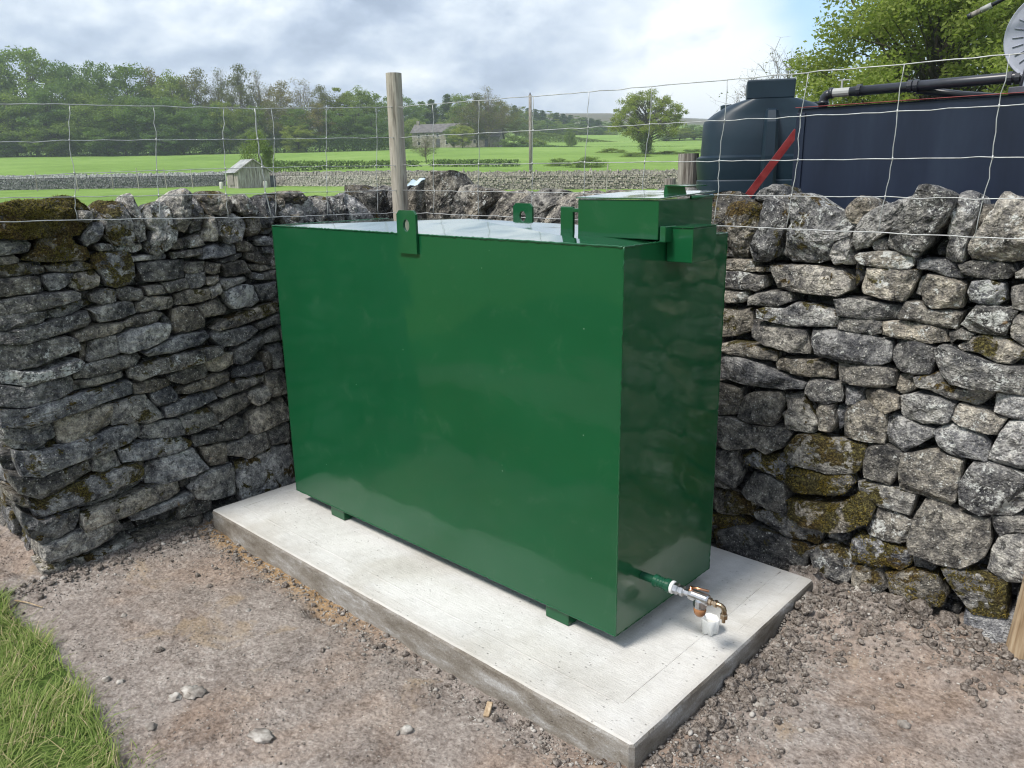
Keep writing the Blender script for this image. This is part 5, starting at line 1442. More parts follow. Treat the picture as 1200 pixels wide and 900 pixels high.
def build_shed():
    g = gpx(290, 74); ang = math.atan2(RGT[1], RGT[0]) + 0.62
    root = empty('garden_shed', tuple(g), 0, 'small bleached timber shed with tin roof in the field', 'shed')
    R_ = Matrix.Rotation(ang, 3, 'Z'); W, L, E, H = 2.9, 3.2, 1.45, 2.45
    def w(x, y, z): q = R_ @ Vector((x, y, z)); return (g[0] + q.x, g[1] + q.y, g[2] + q.z)
    mb = MB(); rng = random.Random(2)
    x = -W / 2
    while x < W / 2 - 0.01:                         # gable boards
        b2 = min(W / 2, x + 0.16)
        def top(q): return E + (H - E) * (1 - abs(q) / (W / 2)) - 0.05
        o_ = rng.uniform(0, 0.02)
        for yy in (-L / 2, L / 2):
            s = -1 if yy < 0 else 1
            V = [w(x + .006, yy + s * o_, -.1), w(b2 - .006, yy + s * o_, -.1), w(b2 - .006, yy + s * o_, top(b2)), w(x + .006, yy + s * o_, top(x)), w(x + .006, yy - s * .03, -.1), w(b2 - .006, yy - s * .03, -.1), w(b2 - .006, yy - s * .03, top(b2)), w(x + .006, yy - s * .03, top(x))]
            mb.add(V, [(0, 1, 2, 3), (7, 6, 5, 4), (0, 4, 5, 1), (1, 5, 6, 2), (2, 6, 7, 3), (3, 7, 4, 0)])
        x = b2
    y = -L / 2
    while y < L / 2 - 0.01:
        b2 = min(L / 2, y + 0.2); o_ = rng.uniform(0, 0.02)
        for xx in (-W / 2, W / 2):
            s = -1 if xx < 0 else 1
            V = [w(xx + s * o_, y + .006, -.1), w(xx + s * o_, b2 - .006, -.1), w(xx + s * o_, b2 - .006, E), w(xx + s * o_, y + .006, E), w(xx - s * .03, y + .006, -.1), w(xx - s * .03, b2 - .006, -.1), w(xx - s * .03, b2 - .006, E), w(xx - s * .03, y + .006, E)]
            mb.add(V, [(0, 1, 2, 3), (7, 6, 5, 4), (0, 4, 5, 1), (1, 5, 6, 2), (2, 6, 7, 3), (3, 7, 4, 0)])
        y = b2
    mb.build('boarded_walls', M['board'], root)
    for s in (-1, 1):
        mb = MB(); n = 16
        for i in range(n + 1):
            y = -L / 2 - .18 + (L + .36) * i / n; dz = 0.025 * (i % 2)
            for (x, z) in ((s * (W / 2 + 0.22), E - (H - E) * 0.15), (0, H)):
                mb.v.append(w(x, y, z + dz)); 
        for i in range(n): a = 2 * i; mb.f.append((a, a + 1, a + 3, a + 2))
        o = mb.build('roof_sheet', M['tin'], root); md = o.modifiers.new('t', 'SOLIDIFY'); md.thickness = 0.03
    for s in (-1, 1):
        mb = MB(); a = Vector(w(s * (W / 2 + .2), -L / 2 - .2, E - .12)); b_ = Vector(w(0, -L / 2 - .2, H + .01)); mb.tube([a, b_], 0.07, 4); mb.build('barge_board', M['board'], root)
    mb = MB(); q = w(-W / 2 - 0.05, 0.2, 0.72); mb.box(q, (0.05, 1.5, 1.0), rot=R_); mb.build('white_panel', M['oldwood'], root)
    for (ix, lab) in ((257.5, 'small pale drum beside the left end of the shed'), (309.5, 'small pale drum beside the right end of the shed')):
        q = gpx(ix, 72.6); mb = MB(); mb.lathe([(0.16, 0), (0.17, 0.3), (0.16, 0.55), (0.13, 0.6)], (q[0], q[1], q[2] - .03), 'Z', 10); tag(mb.build('drum', M['trim']), lab, 'drum')
    q = gpx(316, 74.5); mb = MB(); mb.box((q[0], q[1], q[2] + 0.45), (0.75, 0.7, 1.0), rot=R_, taper=.95); mb.box((q[0], q[1], q[2] + 0.97), (0.82, 0.76, 0.08), rot=R_); tag(mb.build('water_butt', M['darksteel']), 'dark blue-grey water butt to the right of the shed', 'water butt')


build_shed()


def house(gx, v, Lm, D, E, H, ang, label, wins, seed, doors=()):
    g = gpx(gx, v); R_ = Matrix.Rotation(math.atan2(RGT[1], RGT[0]) + ang, 3, 'Z')
    root = empty('farmhouse', tuple(g), 0, label, 'house')
    def w(x, y, z): q = R_ @ Vector((x, y, z)); return (g[0] + q.x, g[1] + q.y, g[2] + q.z)
    mb = MB(); V = [w(-Lm / 2, -D / 2, -1), w(Lm / 2, -D / 2, -1), w(Lm / 2, D / 2, -1), w(-Lm / 2, D / 2, -1), w(-Lm / 2, -D / 2, E), w(Lm / 2, -D / 2, E), w(Lm / 2, D / 2, E), w(-Lm / 2, D / 2, E), w(-Lm / 2, 0, H), w(Lm / 2, 0, H)]
    mb.add(V, [(0, 1, 5, 4), (1, 2, 6, 9, 5), (2, 3, 7, 6), (3, 0, 4, 8, 7)]); mb.build('wall', M['housewall'], root)
    mb = MB(); o_ = 0.35
    for s in (-1, 1):
        a = [w(-Lm / 2 - o_, s * (D / 2 + o_), E - 0.12), w(Lm / 2 + o_, s * (D / 2 + o_), E - 0.12), w(Lm / 2 + o_, 0, H + 0.06), w(-Lm / 2 - o_, 0, H + 0.06)]
        b_ = [(p[0], p[1], p[2] + 0.16) for p in a]
        mb.add(a + b_, [(3, 2, 1, 0), (4, 5, 6, 7), (0, 1, 5, 4), (1, 2, 6, 5), (3, 0, 4, 7)])
    rf = mb.build('roof', M['slate'], root)
    mb = MB(); mb.box(w(-Lm / 2 + 0.8, 0, H + 0.5), (0.7, 0.9, 1.2), rot=R_); mb.build('chimney', M['housewall'], rf)
    for (x, z, ww, hh) in wins:
        mb = MB(); mb.box(w(x, -D / 2 - 0.03, z), (ww + 0.22, 0.10, hh + 0.22), rot=R_); wn = mb.build('window', M['trim'], root)
        mb = MB(); mb.box(w(x, -D / 2 - 0.07, z), (ww, 0.08, hh), rot=R_); mb.build('pane', M['glass'], wn)
    for (x, ww, hh) in doors:
        mb = MB(); mb.box(w(x, -D / 2 - 0.03, hh / 2), (ww, 0.1, hh), rot=R_); mb.build('door', M['darksteel'], root)


house(519, 226, 15.0, 6, 3.9, 6.0, -0.28, 'long grey stone farmhouse with slate roof half hidden by trees', [(-5.5, 3.05, .7, .85), (-3, 3.05, .7, .85), (0, 3.05, .7, .85), (2.6, 3.05, .7, .85), (-5.5, 1.15, .7, .9), (-3, 1.15, .7, .9), (2.6, 1.15, .7, .9), (5.2, 3.05, .7, .85)], 1, [(0, 1.1, 2.1)])
house(568, 222, 9.5, 5, 2.5, 4.3, -0.2, 'low grey barn with slate roof to the right of the farmhouse', [(-2, 1.4, .7, .7)], 2, [(1.5, 1.4, 1.9)])

# utility pole
g = gpx(622, 70); tp = px(622, 111, 70); mb = MB(); mb.tube([(g[0], g[1], g[2] - .4), (g[0], g[1], tp[2])], [0.16, 0.125], 10)
pole = mb.build('utility_pole', M['oldwood'], smooth=True); tag(pole, 'grey utility pole standing behind the pale distant wall', 'utility pole')
mb = MB(); mb.lathe([(0.05, 0), (0.07, 0.06), (0.05, 0.14), (0.03, 0.2)], (g[0], g[1], tp[2] - .02), 'Z', 8); mb.build('insulator', M['darksteel'], pole)

# ================================================================== trees
def leaf_quads(C, rng, size, up=0.35):
    n = len(C); a = rng.normal(0, 1, (n, 3)); a[:, 2] *= 0.7; a /= np.linalg.norm(a, axis=1)[:, None]
    b = np.cross(a, rng.normal(0, 1, (n, 3))); b /= np.linalg.norm(b, axis=1)[:, None]
    s = size * rng.uniform(0.6, 1.3, n)[:, None]; a = a * s; b = b * s * 0.55
    V = np.stack([C - a, C + b * 0.9 - a * 0.1, C + a, C - b * 0.9 - a * 0.1], 1).reshape(-1, 3)
    return V, np.arange(4 * n).reshape(n, 4)


def tree_parts(seed, H, R, base=0.22, clumps=40, leaves=5000, lsize=0.3, trunk=0.3, shape='round', limbs=True, spread=0.2, twigs=0, bark='bark', leafm='leaf', openness=0.0):
    rng = np.random.default_rng(seed); mb = MB()
    zc = H * (base + (1 - base) * 0.52); hz = H * (1 - base) * 0.5
    cl = []
    tries = 0
    while len(cl) < clumps and tries < 5000:
        tries += 1
        d = rng.normal(0, 1, 3); d /= np.linalg.norm(d); r = rng.uniform(0.35, 1.0) ** 0.6
        p = np.array([d[0] * R * r, d[1] * R * r, zc + d[2] * hz * r])
        k = (p[2] - (zc - hz)) / (2 * hz)
        if shape == 'cone': p[:2] *= max(0.08, 1.05 - k) * 1.2
        elif shape == 'round': p[:2] *= 0.75 + 0.5 * math.sin(math.pi * min(1, k * 0.85 + 0.1)) * 0.9
        elif shape == 'wide': p[:2] *= 1.25 - 0.65 * k
        p[:2] += R * 0.12 * rng.normal(0, 1, 2)
        cl.append(p)
    cl = np.array(cl)
    # trunk and limbs
    lean = rng.normal(0, 0.03 * H, 2); top = np.array([lean[0], lean[1], H * 0.86])
    tp = [np.array([0, 0, -0.3]), np.array([lean[0] * .1, lean[1] * .1, H * 0.1]), np.array([lean[0] * .3, lean[1] * .3, H * 0.3]), np.array([lean[0] * .6, lean[1] * .6, H * 0.58]), top]
    mb.tube(tp, [trunk * 1.35, trunk, trunk * .82, trunk * .45, trunk * .1], 8)
    if limbs:
        for p in cl:
            t = rng.uniform(0.18, 0.75) * min(1.0, p[2] / (H * 0.9)); z0 = max(H * 0.12, p[2] * (0.45 + 0.3 * rng.random())); k = z0 / (H * .86); a = np.array([lean[0] * k, lean[1] * k, z0])
            m_ = a * 0.45 + p * 0.55 + np.array([0, 0, 0.05 * H * rng.uniform(-.5, 1)]); r0 = trunk * 0.34 * rng.uniform(.6, 1.1)
            mb.tube([a, a * .75 + m_ * .25 + rng.normal(0, .012 * H, 3), m_, p], [r0, r0 * .75, r0 * .5, r0 * .12], 5, caps=False)
            for q in range(twigs):
                e = p + np.clip(rng.normal(0, 1, 3), -1.4, 1.4) * R * np.array([.20, .20, .16]); st = m_ * (1 - (u := rng.uniform(.3, 1))) + p * u
                mid = (st + e) / 2 + rng.normal(0, .02 * H, 3); mb.tube([st, mid, e], [r0 * .28, r0 * .18, r0 * .06], 4, caps=False)
                for _ in range(2):
                    e2 = mid + np.clip(rng.normal(0, 1, 3), -1.4, 1.4) * R * .12; mb.tube([mid, e2], [r0 * .14, r0 * .04], 3, caps=False)
    L = None
    if leaves:
        per = leaves // len(cl); Cs = []
        for p in cl:
            cr = R * spread * rng.uniform(0.6, 1.4); d = rng.normal(0, 1, (per, 3)); d /= np.linalg.norm(d, axis=1)[:, None]
            rr = rng.uniform(0, 1, per) ** 0.45
            q = p + d * rr[:, None] * cr * np.array([1.15, 1.15, 0.7]); Cs.append(q)
        Cs = np.concatenate(Cs); Cs += rng.normal(0, R * 0.02, Cs.shape)
        L = leaf_quads(Cs, rng, lsize)
    return mb, L


def make_tree(name, label, cat, group, loc, mb, L, bark, leafm, scale=(1, 1, 1), rz=0.0):
    root = empty(name, loc, rz, label, cat, group); root.scale = scale
    mb.build('trunk', M[bark], root, world=False, smooth=True)
    if L is not None: np_mesh('crown', L[0], L[1], M[leafm], root)
    return root


def copy_tree(src, loc, scale, rz, label, group, leafm=None):
    r = src.copy(); COL.objects.link(r); r.location = loc; r.scale = scale; r.rotation_euler = (0, 0, rz); r['label'] = label
    if group: r['group'] = group
    for ch in src.children:
        c = ch.copy(); COL.objects.link(c); c.parent = r
    return r


PROTO = {}
def proto(key):
    """unit tree: height 1, half-width 0.5, scaled when placed"""
    spec = {
        'leafy1': dict(seed=1, H=20, R=7, base=0.05, clumps=120, leaves=15000, lsize=0.30, trunk=0.34, spread=.24, leafm='leaf_dark'),
        'leafy2': dict(seed=2, H=20, R=7, base=0.06, clumps=100, leaves=14000, lsize=0.30, trunk=0.32, spread=.25, leafm='leaf'),
        'leafy3': dict(seed=3, H=20, R=7, base=0.05, clumps=100, leaves=13000, lsize=0.30, trunk=0.30, spread=.24, leafm='leaf_lite'),
        'mixed1': dict(seed=4, H=20, R=6.5, base=0.10, clumps=100, leaves=8000, lsize=0.26, trunk=0.26, spread=.26, leafm='leaf_olive', twigs=4, bark='twig'),
        'bare1': dict(seed=5, H=20, R=6.5, base=0.16, clumps=100, leaves=2200, lsize=0.2, trunk=0.26, spread=.22, leafm='leaf_olive', twigs=8, bark='twig'),
        'conif': dict(seed=6, H=20, R=3.6, base=0.02, clumps=110, leaves=9000, lsize=0.32, trunk=0.2, spread=.26, leafm='conifer', shape='cone'),
        'slim': dict(seed=7, H=20, R=4.2, base=0.04, clumps=80, leaves=9000, lsize=0.30, trunk=0.2, spread=.28, leafm='leaf', shape='round'),
        'bush': dict(seed=8, H=4, R=2.6, base=0.0, clumps=40, leaves=6000, lsize=0.12, trunk=0.08, spread=.30, leafm='leaf', shape='wide'),
    }[key]
    return spec


def place(key, ix, top, v, wpx, label, name, cat, group, sink=0.0, rz=None, seed=0, base_px=None):
    g = gpx(ix, v); t_ = px(ix, top, v); zb = g[2] - sink
    H = max(0.5, t_[2] - zb); Wm = wpx * v * 0.966 / F_PX
    sp = proto(key); sc = (Wm / (2.15 * sp['R']), Wm / (2.15 * sp['R']), H / (sp['H'] * 1.0))
    rng = random.Random(seed * 31 + int(ix)); rz = rng.uniform(0, 6.28) if rz is None else rz
    loc = (g[0], g[1], zb)
    if key not in PROTO:
        s2 = dict(sp); mb, L = tree_parts(**s2); PROTO[key] = make_tree(name, label, cat, group, loc, mb, L, s2.get('bark', 'bark'), s2['leafm'], sc, rz)
        return PROTO[key]
    o = copy_tree(PROTO[key], loc, sc, rz, label, group); o.name = name
    return o


WG = 'trees in the wood on the left'
wood = [  # kind, column, top row, distance, width px
    ('leafy1', -48, 72, 195, 80), ('leafy1', 2, 66, 196, 66), ('leafy2', 48, 53, 200, 88), ('leafy1', 92, 70, 198, 62), ('leafy1', 126, 72, 195, 62),
    ('leafy2', 162, 75, 196, 66), ('mixed1', 190, 84, 200, 46), ('leafy3', 212, 84, 196, 54), ('mixed1', 240, 84, 198, 50), ('bare1', 266, 82, 202, 54), ('mixed1', 288, 80, 200, 50),
    ('bare1', 312, 84, 202, 56), ('mixed1', 336, 98, 200, 44), ('bare1', 360, 93, 206, 54), ('mixed1', 385, 103, 204, 44), ('slim', 405, 104, 206, 36), ('leafy3', 424, 102, 206, 46), ('leafy2', 446, 108, 208, 42),
    ('leafy1', -20, 105, 188, 70), ('leafy2', 24, 108, 186, 70), ('leafy1', 70, 98, 188, 76), ('leafy1', 116, 108, 187, 70), ('leafy2', 150, 112, 186, 62), ('leafy1', 182, 112, 187, 62),
    ('leafy2', 218, 116, 188, 58), ('leafy1', 246, 122, 187, 50), ('leafy2', 272, 118, 189, 46), ('leafy1', 300, 124, 190, 50), ('mixed1', 326, 122, 191, 50), ('leafy2', 350, 126, 192, 46), ('mixed1', 376, 124, 194, 46),
    ('leafy3', 352, 146, 187, 34), ('leafy2', 398, 128, 195, 44), ('leafy1', 420, 126, 197, 44), ('leafy1', 440, 132, 196, 40), ('leafy3', 300, 150, 186, 30), ('leafy2', 66, 140, 184, 60), ('leafy1', 10, 142, 184, 56), ('leafy2', 130, 142, 184, 56), ('leafy1', 196, 146, 184, 50),
]
ORD = ['first', 'second', 'third', 'fourth', 'fifth', 'sixth', 'seventh', 'eighth', 'ninth', 'tenth', 'eleventh', 'twelfth']
kindword = {'leafy1': 'dark green tree', 'leafy2': 'mid green tree', 'leafy3': 'yellow-green tree', 'mixed1': 'thin brownish tree', 'bare1': 'almost bare tree', 'slim': 'slender green tree'}
used = {}
for i, (k, ix, top, v, w) in enumerate(wood):
    sky = v >= 194; peers = sorted(q[1] for q in wood if q[0] == k and (q[3] >= 194) == sky)
    lab = f"{kindword[k]} {'on the skyline' if sky else 'at the field edge'} of the wood, {ORD[peers.index(ix)]} of these from the left"
    place(k, ix, top, v, w, lab, 'woodland_tree', 'tree', WG, sink=0.6, seed=i)

G2 = 'trees around the farmhouse'
place('leafy2', 476, 112, 250, 44, 'green tree rising just right of the timber post behind the farmhouse', 'farm_tree', 'tree', G2, seed=101)
place('slim', 492, 120, 262, 36, 'slender green tree behind the left end of the farmhouse roof', 'farm_tree', 'tree', G2, seed=102)
place('conif', 508, 117, 264, 26, 'dark conifer behind the farmhouse roof', 'farm_tree', 'tree', G2, seed=103)
place('leafy3', 487, 138, 236, 30, 'bright green rounded tree at the left end of the farmhouse', 'farm_tree', 'tree', G2, seed=104)
place('conif', 527, 111, 262, 26, 'tallest dark conifer behind the middle of the farmhouse', 'farm_tree', 'tree', G2, seed=105)
place('leafy2', 548, 110, 246, 48, 'broad green tree behind the right half of the farmhouse', 'farm_tree', 'tree', G2, seed=106)
place('bare1', 574, 102, 214, 46, 'tall nearly bare tree to the right of the farmhouse', 'farm_tree', 'tree', G2, seed=107)
place('mixed1', 560, 112, 216, 44, 'thinly leaved leaning tree just left of the bare tree', 'farm_tree', 'tree', G2, seed=108)
place('mixed1', 592, 120, 226, 46, 'brownish tree between the bare tree and the utility pole', 'farm_tree', 'tree', G2, seed=109)
place('leafy3', 520, 142, 238, 24, 'small bright green tree behind the farmhouse', 'farm_tree', 'tree', G2, seed=112)
place('leafy3', 543, 146, 205, 26, 'small yellowish tree in front of the farmhouse', 'farm_tree', 'tree', G2, seed=110)
place('leafy2', 533, 147, 211, 22, 'small mid green tree before the farmhouse door', 'farm_tree', 'tree', G2, seed=114)
place('bare1', 500, 158, 118, 34, 'thin budding sapling in the field in front of the farmhouse', 'sapling', 'tree', G2, seed=111)
for i, ix in enumerate(range(466, 600, 15)):
    place('slim' if i % 3 else 'conif', ix, 118 + (i * 7) % 9, 300, 24, 'tree in the row on the skyline behind the farmhouse', 'skyline_tree', 'tree', 'skyline trees behind the farmhouse', seed=130 + i)
for i, ix in enumerate(range(604, 722, 8)):
    f = (ix - 604) / 118
    place('conif' if i % 4 != 1 else 'slim', ix, 124 + 20 * f + (i * 5) % 5, 370 + (i % 3) * 12, 19, 'dark tree in the plantation on the slope right of the utility pole', 'plantation_tree', 'tree', 'plantation trees on the far slope', sink=1.0, seed=160 + i)
for i, ix in enumerate(range(606, 716, 9)):
    f = (ix - 606) / 110
    place('slim' if i % 3 else 'leafy2', ix, 132 + 20 * f + (i * 3) % 5, 340 + (i % 2) * 9, 19, 'dark tree in the plantation on the slope right of the utility pole', 'plantation_tree', 'tree', 'plantation trees on the far slope', sink=1.0, seed=190 + i)
for i, (ix, top, w, v) in enumerate(((795, 150, 34, 260), (812, 146, 30, 265), (828, 150, 34, 258), (842, 144, 36, 262), (780, 158, 26, 255), (860, 150, 40, 262))):
    place(('leafy2', 'leafy1', 'slim')[i % 3], ix, top, v, w, 'distant green tree between the lone field tree and the teal tank', 'distant_tree', 'tree', 'distant trees left of the teal tank', seed=220 + i)

# lone parkland tree right of the fill box
sp = dict(seed=41, H=11.5, R=5.6, base=0.10, clumps=170, leaves=24000, lsize=0.15, trunk=0.34, spread=.14, shape='round', twigs=3)
mb, L = tree_parts(**sp); g = gpx(757, 142); t_ = px(757, 106, 142); k = (t_[2] - g[2]) / 11.3
make_tree('lone_tree', 'lone spreading light green tree in the field right of the fill box', 'tree', None, tuple(g), mb, L, 'bark', 'leaf_lite', (k, k, k), 0.4)
# bare tree behind the teal tank
sp = dict(seed=43, H=11, R=4.6, base=0.2, clumps=55, leaves=300, lsize=0.1, trunk=0.2, spread=.2, twigs=7)
mb, L = tree_parts(**sp); g = gpx(914, 66); t_ = px(914, 58, 66); k = (t_[2] - g[2]) / 11
make_tree('bare_tree', 'bare grey tree showing above the filler cap of the teal tank', 'tree', None, tuple(g), mb, L, 'twig', 'leaf_olive', (k, k, k), 1.0)
# big tree at the right
sp = dict(seed=48, H=8.6, R=4.3, base=0.04, clumps=220, leaves=105000, lsize=0.072, trunk=0.22, spread=.16, shape='wide', twigs=0)
mb, L = tree_parts(**sp); g = gpx(1090, 25.5)
make_tree('large_tree', 'large dense green tree behind the navy tank at the upper right', 'tree', None, (g[0], g[1], g[2] - 0.3), mb, L, 'bark', 'leaf_lite', (1, 1, 0.98), 0.6)

HG = 'hedge bushes in the far field'
place('bush', 305, 156, 84, 40, 'green bush growing behind the small shed', 'bush', 'bush', None, seed=301)
for i, (ix, top, w, v, lab) in enumerate(((716, 174, 36, 150, 'rounded bush left of the lone tree at the field edge'), (743, 179, 40, 128, 'low clipped bush in front of the lone tree'), (690, 184, 44, 100, 'dark low bush behind the pale distant wall near the fill box'), (783, 177, 44, 140, 'low bush to the right of the lone tree trunk'),
                                         (667, 150, 12, 215, 'small round bush on the slope left of the fill box'), (671, 156, 10, 216, 'smallest round bush on the slope'), (812, 175, 40, 150, 'low bush just left of the teal tank'), (603, 160, 40, 214, 'bush beside the barn near the utility pole'), (626, 163, 34, 214, 'bush right of the utility pole on the field edge'), (470, 160, 40, 215, 'bush at the field edge right beside the timber post'), (655, 186, 34, 104, 'low dark bush behind the pale wall right of the utility pole'),
                                         (756, 158, 16, 141, 'dark ivy bush at the foot of the lone tree'))):
    place('bush', ix, top, v, w, lab, 'bush', 'bush', HG, sink=0.4, seed=310 + i)


def hedge(x0, x1, v0, v1, top0, top1, label, seed):
    rng = np.random.default_rng(seed); Cs = []; a = gpx(x0, v0); b = gpx(x1, v1); L = np.linalg.norm(b[:2] - a[:2]); n = int(L / 0.35)
    root = empty('hedge', tuple(a), 0, label, 'hedge'); st = MB()
    for i in range(n):
        f = (i + .5) / n; p = a * (1 - f) + b * f; p[2] = field_h(p[0], p[1]); ix = x0 + (x1 - x0) * f; v = v0 + (v1 - v0) * f
        h = px(ix, top0 + (top1 - top0) * f, v)[2] - p[2]; h *= 1 + 0.16 * nz(i * .3, seed)
        m_ = int(52 * max(.6, h)); q = p + np.stack([rng.normal(0, .35, m_), rng.normal(0, .35, m_), rng.uniform(0, 1, m_) ** .7 * h], 1); Cs.append(q)
        if i % 3 == 0: st.tube([p - np.array([0, 0, .2]), p + np.array([0, 0, h * .7])], [0.05, 0.02], 4)
    Cs = np.concatenate(Cs); V, Fc = leaf_quads(Cs, rng, 0.17)
    np_mesh('foliage', V - a, Fc, M['leaf_dark'], root); st.build('stems', M['bark'], root)


hedge(-70, 460, 183, 191, 166, 158, 'dark undergrowth along the foot of the wood on the left', 9)
hedge(322, 492, 100, 106, 189, 188, 'low dark hedge behind the wall between shed and timber post', 1)
hedge(505, 606, 106, 104, 187, 187, 'low dark hedge behind the pale wall right of the timber post', 2)
hedge(598, 700, 212, 205, 168, 173, 'far hedge along the field right of the barn', 3)
hedge(700, 800, 205, 190, 173, 172, 'far hedge running behind the lone tree', 4)
hedge(612, 760, 270, 255, 152, 171, 'sloping far hedge below the plantation', 5)

# ================================================================== loose material on the yard
def ico(sub):
    bm = bmesh.new(); bmesh.ops.create_icosphere(bm, subdivisions=sub, radius=1.0); V = np.array([v.co[:] for v in bm.verts]); Fc = np.array([[v.index for v in f.verts] for f in bm.faces]); bm.free(); return V, Fc


ICO1, ICO2 = ico(1), ico(2)


def scatter(name, pts, sizes, base, m, seed, jit=0.28, flat=0.65):
    rng = np.random.default_rng(seed); BV, BF = base; n = len(pts); nv = len(BV)
    V = np.zeros((n * nv, 3)); Fc = np.zeros((n * len(BF), 3), dtype=np.int64)
    for i in range(n):
        a = rng.uniform(0, 6.28); ca, sa = math.cos(a), math.sin(a); sc = np.array([1.0, rng.uniform(.55, 1), flat * rng.uniform(.7, 1.2)]) * sizes[i]
        q = BV * (1 + jit * rng.uniform(-1, 1, (nv, 1))) * sc; q = np.stack([q[:, 0] * ca - q[:, 1] * sa, q[:, 0] * sa + q[:, 1] * ca, q[:, 2]], 1)
        V[i * nv:(i + 1) * nv] = q + pts[i]; Fc[i * len(BF):(i + 1) * len(BF)] = BF + i * nv
    o = np_mesh(name, V, Fc, m); return o


def free(x, y, mrg=0.0):
    if SX0 - mrg < x < SX1 + mrg and SY0 - mrg < y < SY1 + mrg: return False
    return x > LX - 0.02 + 0.0 and y < BY or (y < -1.0)


rng = np.random.default_rng(9); P = []; S = []
while len(P) < 12500:
    r = rng.random()
    if r < 0.26:
        x, y = rng.uniform(-0.9, 3.6), rng.uniform(-2.3, 0.95)
        if nz(x * 2.2, y * 2.2, 5) + 0.22 * rng.normal() < 0.14: continue
    elif r < 0.58: x, y = SX1 + abs(rng.normal(0, 0.13)), rng.uniform(-0.6, 0.95)
    elif r < 0.76: x, y = rng.uniform(1.9, 3.3), BY - 0.03 - abs(rng.normal(0, 0.12))
    elif r < 0.86: x, y = LX + 0.02 + abs(rng.normal(0, 0.10)), rng.uniform(-1.3, 0.0)
    else: x, y = rng.uniform(-0.3, 2.2), SY0 - abs(rng.normal(0, 0.07)) - 0.004
    if not free(x, y, 0.003) or inside(turf_poly, x, y): continue
    s = 0.0019 * math.exp(abs(rng.normal(0, 0.60))); s = min(s, 0.013)
    P.append((x, y, yard_h(x, y) + s * 0.25)); S.append(s)
P2 = []; S2 = []
while len(P2) < 14000:
    x, y = rng.uniform(-0.9, 3.6), rng.uniform(-2.2, 0.95)
    if not free(x, y, 0.003) or inside(turf_poly, x, y): continue
    if nz(x * 3.1, y * 3.1, 15) + 0.22 * rng.normal() < 0.18: continue
    s = 0.0016 * math.exp(abs(rng.normal(0, 0.45))); P2.append((x, y, yard_h(x, y) + s * 0.1)); S2.append(min(s, 0.006))
o = scatter('soil_grit', np.array(P2), S2, ICO1, M['clod'], 8, jit=0.3, flat=0.8); tag(o, 'fine crumbs of dry soil bedded in the bare earth', 'soil grit', kind='stuff')
o = scatter('pebbles', np.array(P), S, ICO1, M['pebble'], 3); tag(o, 'small loose pebbles and grit strewn over the bare earth', 'pebbles', kind='stuff')
P = []; S = []
while len(P) < 2600:
    r = rng.random()
    if r < 0.36: x, y = SX1 + 0.015 + abs(rng.normal(0, 0.10)), rng.uniform(-0.7, 0.95)
    elif r < 0.74: x, y = rng.uniform(2.0, 3.4), BY - 0.04 - abs(rng.normal(0, 0.14))
    elif r < 0.80: x, y = rng.uniform(-0.2, 2.1), SY0 - 0.01 - abs(rng.normal(0, 0.05))
    elif r < 0.96: x, y = LX + 0.03 + abs(rng.normal(0, 0.07)), rng.uniform(-1.2, 0.1)
    else: x, y = rng.uniform(-0.4, 3.4), rng.uniform(-2.2, 0.8)
    if not free(x, y, 0.006) or inside(turf_poly, x, y): continue
    s = min(0.004 * math.exp(abs(rng.normal(0, 0.7))), 0.017)
    P.append((x, y, yard_h(x, y) + s * 0.3)); S.append(s)
o = scatter('soil_crumbs', np.array(P), S, ICO2, M['clod'], 4, jit=0.2, flat=0.75); tag(o, 'crumbled brown soil along the slab and wall foot', 'soil crumbs', kind='stuff')


def rock(name, loc, r, seed, m, label, cat, group, flat=0.7, jit=0.34, yaw=0.0, stretch=1.0):
    rg = random.Random(seed); BV, BF = ICO3; V = []
    for p in BV:
        k = 1 + jit * 1.5 * nz(p[0] * 1.3 + seed, p[1] * 1.3, p[2] * 1.3) + jit * nz(p[0] * 3 + seed, p[1] * 3, p[2] * 3) + jit * 0.4 * nz(p[0] * 7, p[1] * 7 + seed, p[2] * 7)
        x, y, z = p[0] * k * stretch * r, p[1] * k * r, p[2] * k * flat * r
        V.append((x * math.cos(yaw) - y * math.sin(yaw), x * math.sin(yaw) + y * math.cos(yaw), z))
    o = np_mesh(name, np.array(V), BF, m); o.location = loc; o.color = (0, 0.3, 0.8, 1)
    return tag(o, label, cat, group)


ICO3 = ico(3)
def gp(ix, iy): q = onplane(ix, iy, (0, 0, 1), -0.085); return (q[0], q[1], yard_h(q[0], q[1]))
# clods heaved up along the right side of the slab and along the wall foot
cl = [(868, 790, .030), (890, 783, .026), (875, 818, .026), (896, 822, .018), (858, 806, .024), (915, 770, .024), (926, 752, .020), (838, 850, .026), (820, 862, .024), (845, 862, .018), (905, 795, .022), (944, 730, .022), (852, 832, .020), (935, 742, .018), (810, 880, .022)]
for i, (ix, iy, r) in enumerate(cl):
    p = gp(ix, iy); x = max(p[0], SX1 + r * 1.05); rock('soil_clod', (x, p[1], yard_h(x, p[1]) + r * .35), r, 100 + i, M['clod'], 'grey-brown earth clod against the right side of the slab', 'soil clod', 'earth clods along the right side of the slab', .75, yaw=i)
cl = [(1060, 712, .036), (1098, 704, .040), (1125, 716, .032), (1085, 720, .024), (1150, 730, .026), (1115, 735, .024), (1040, 712, .020), (1020, 700, .022), (1140, 745, .020), (1072, 735, .018), (990, 700, .02), (1162, 715, .026)]
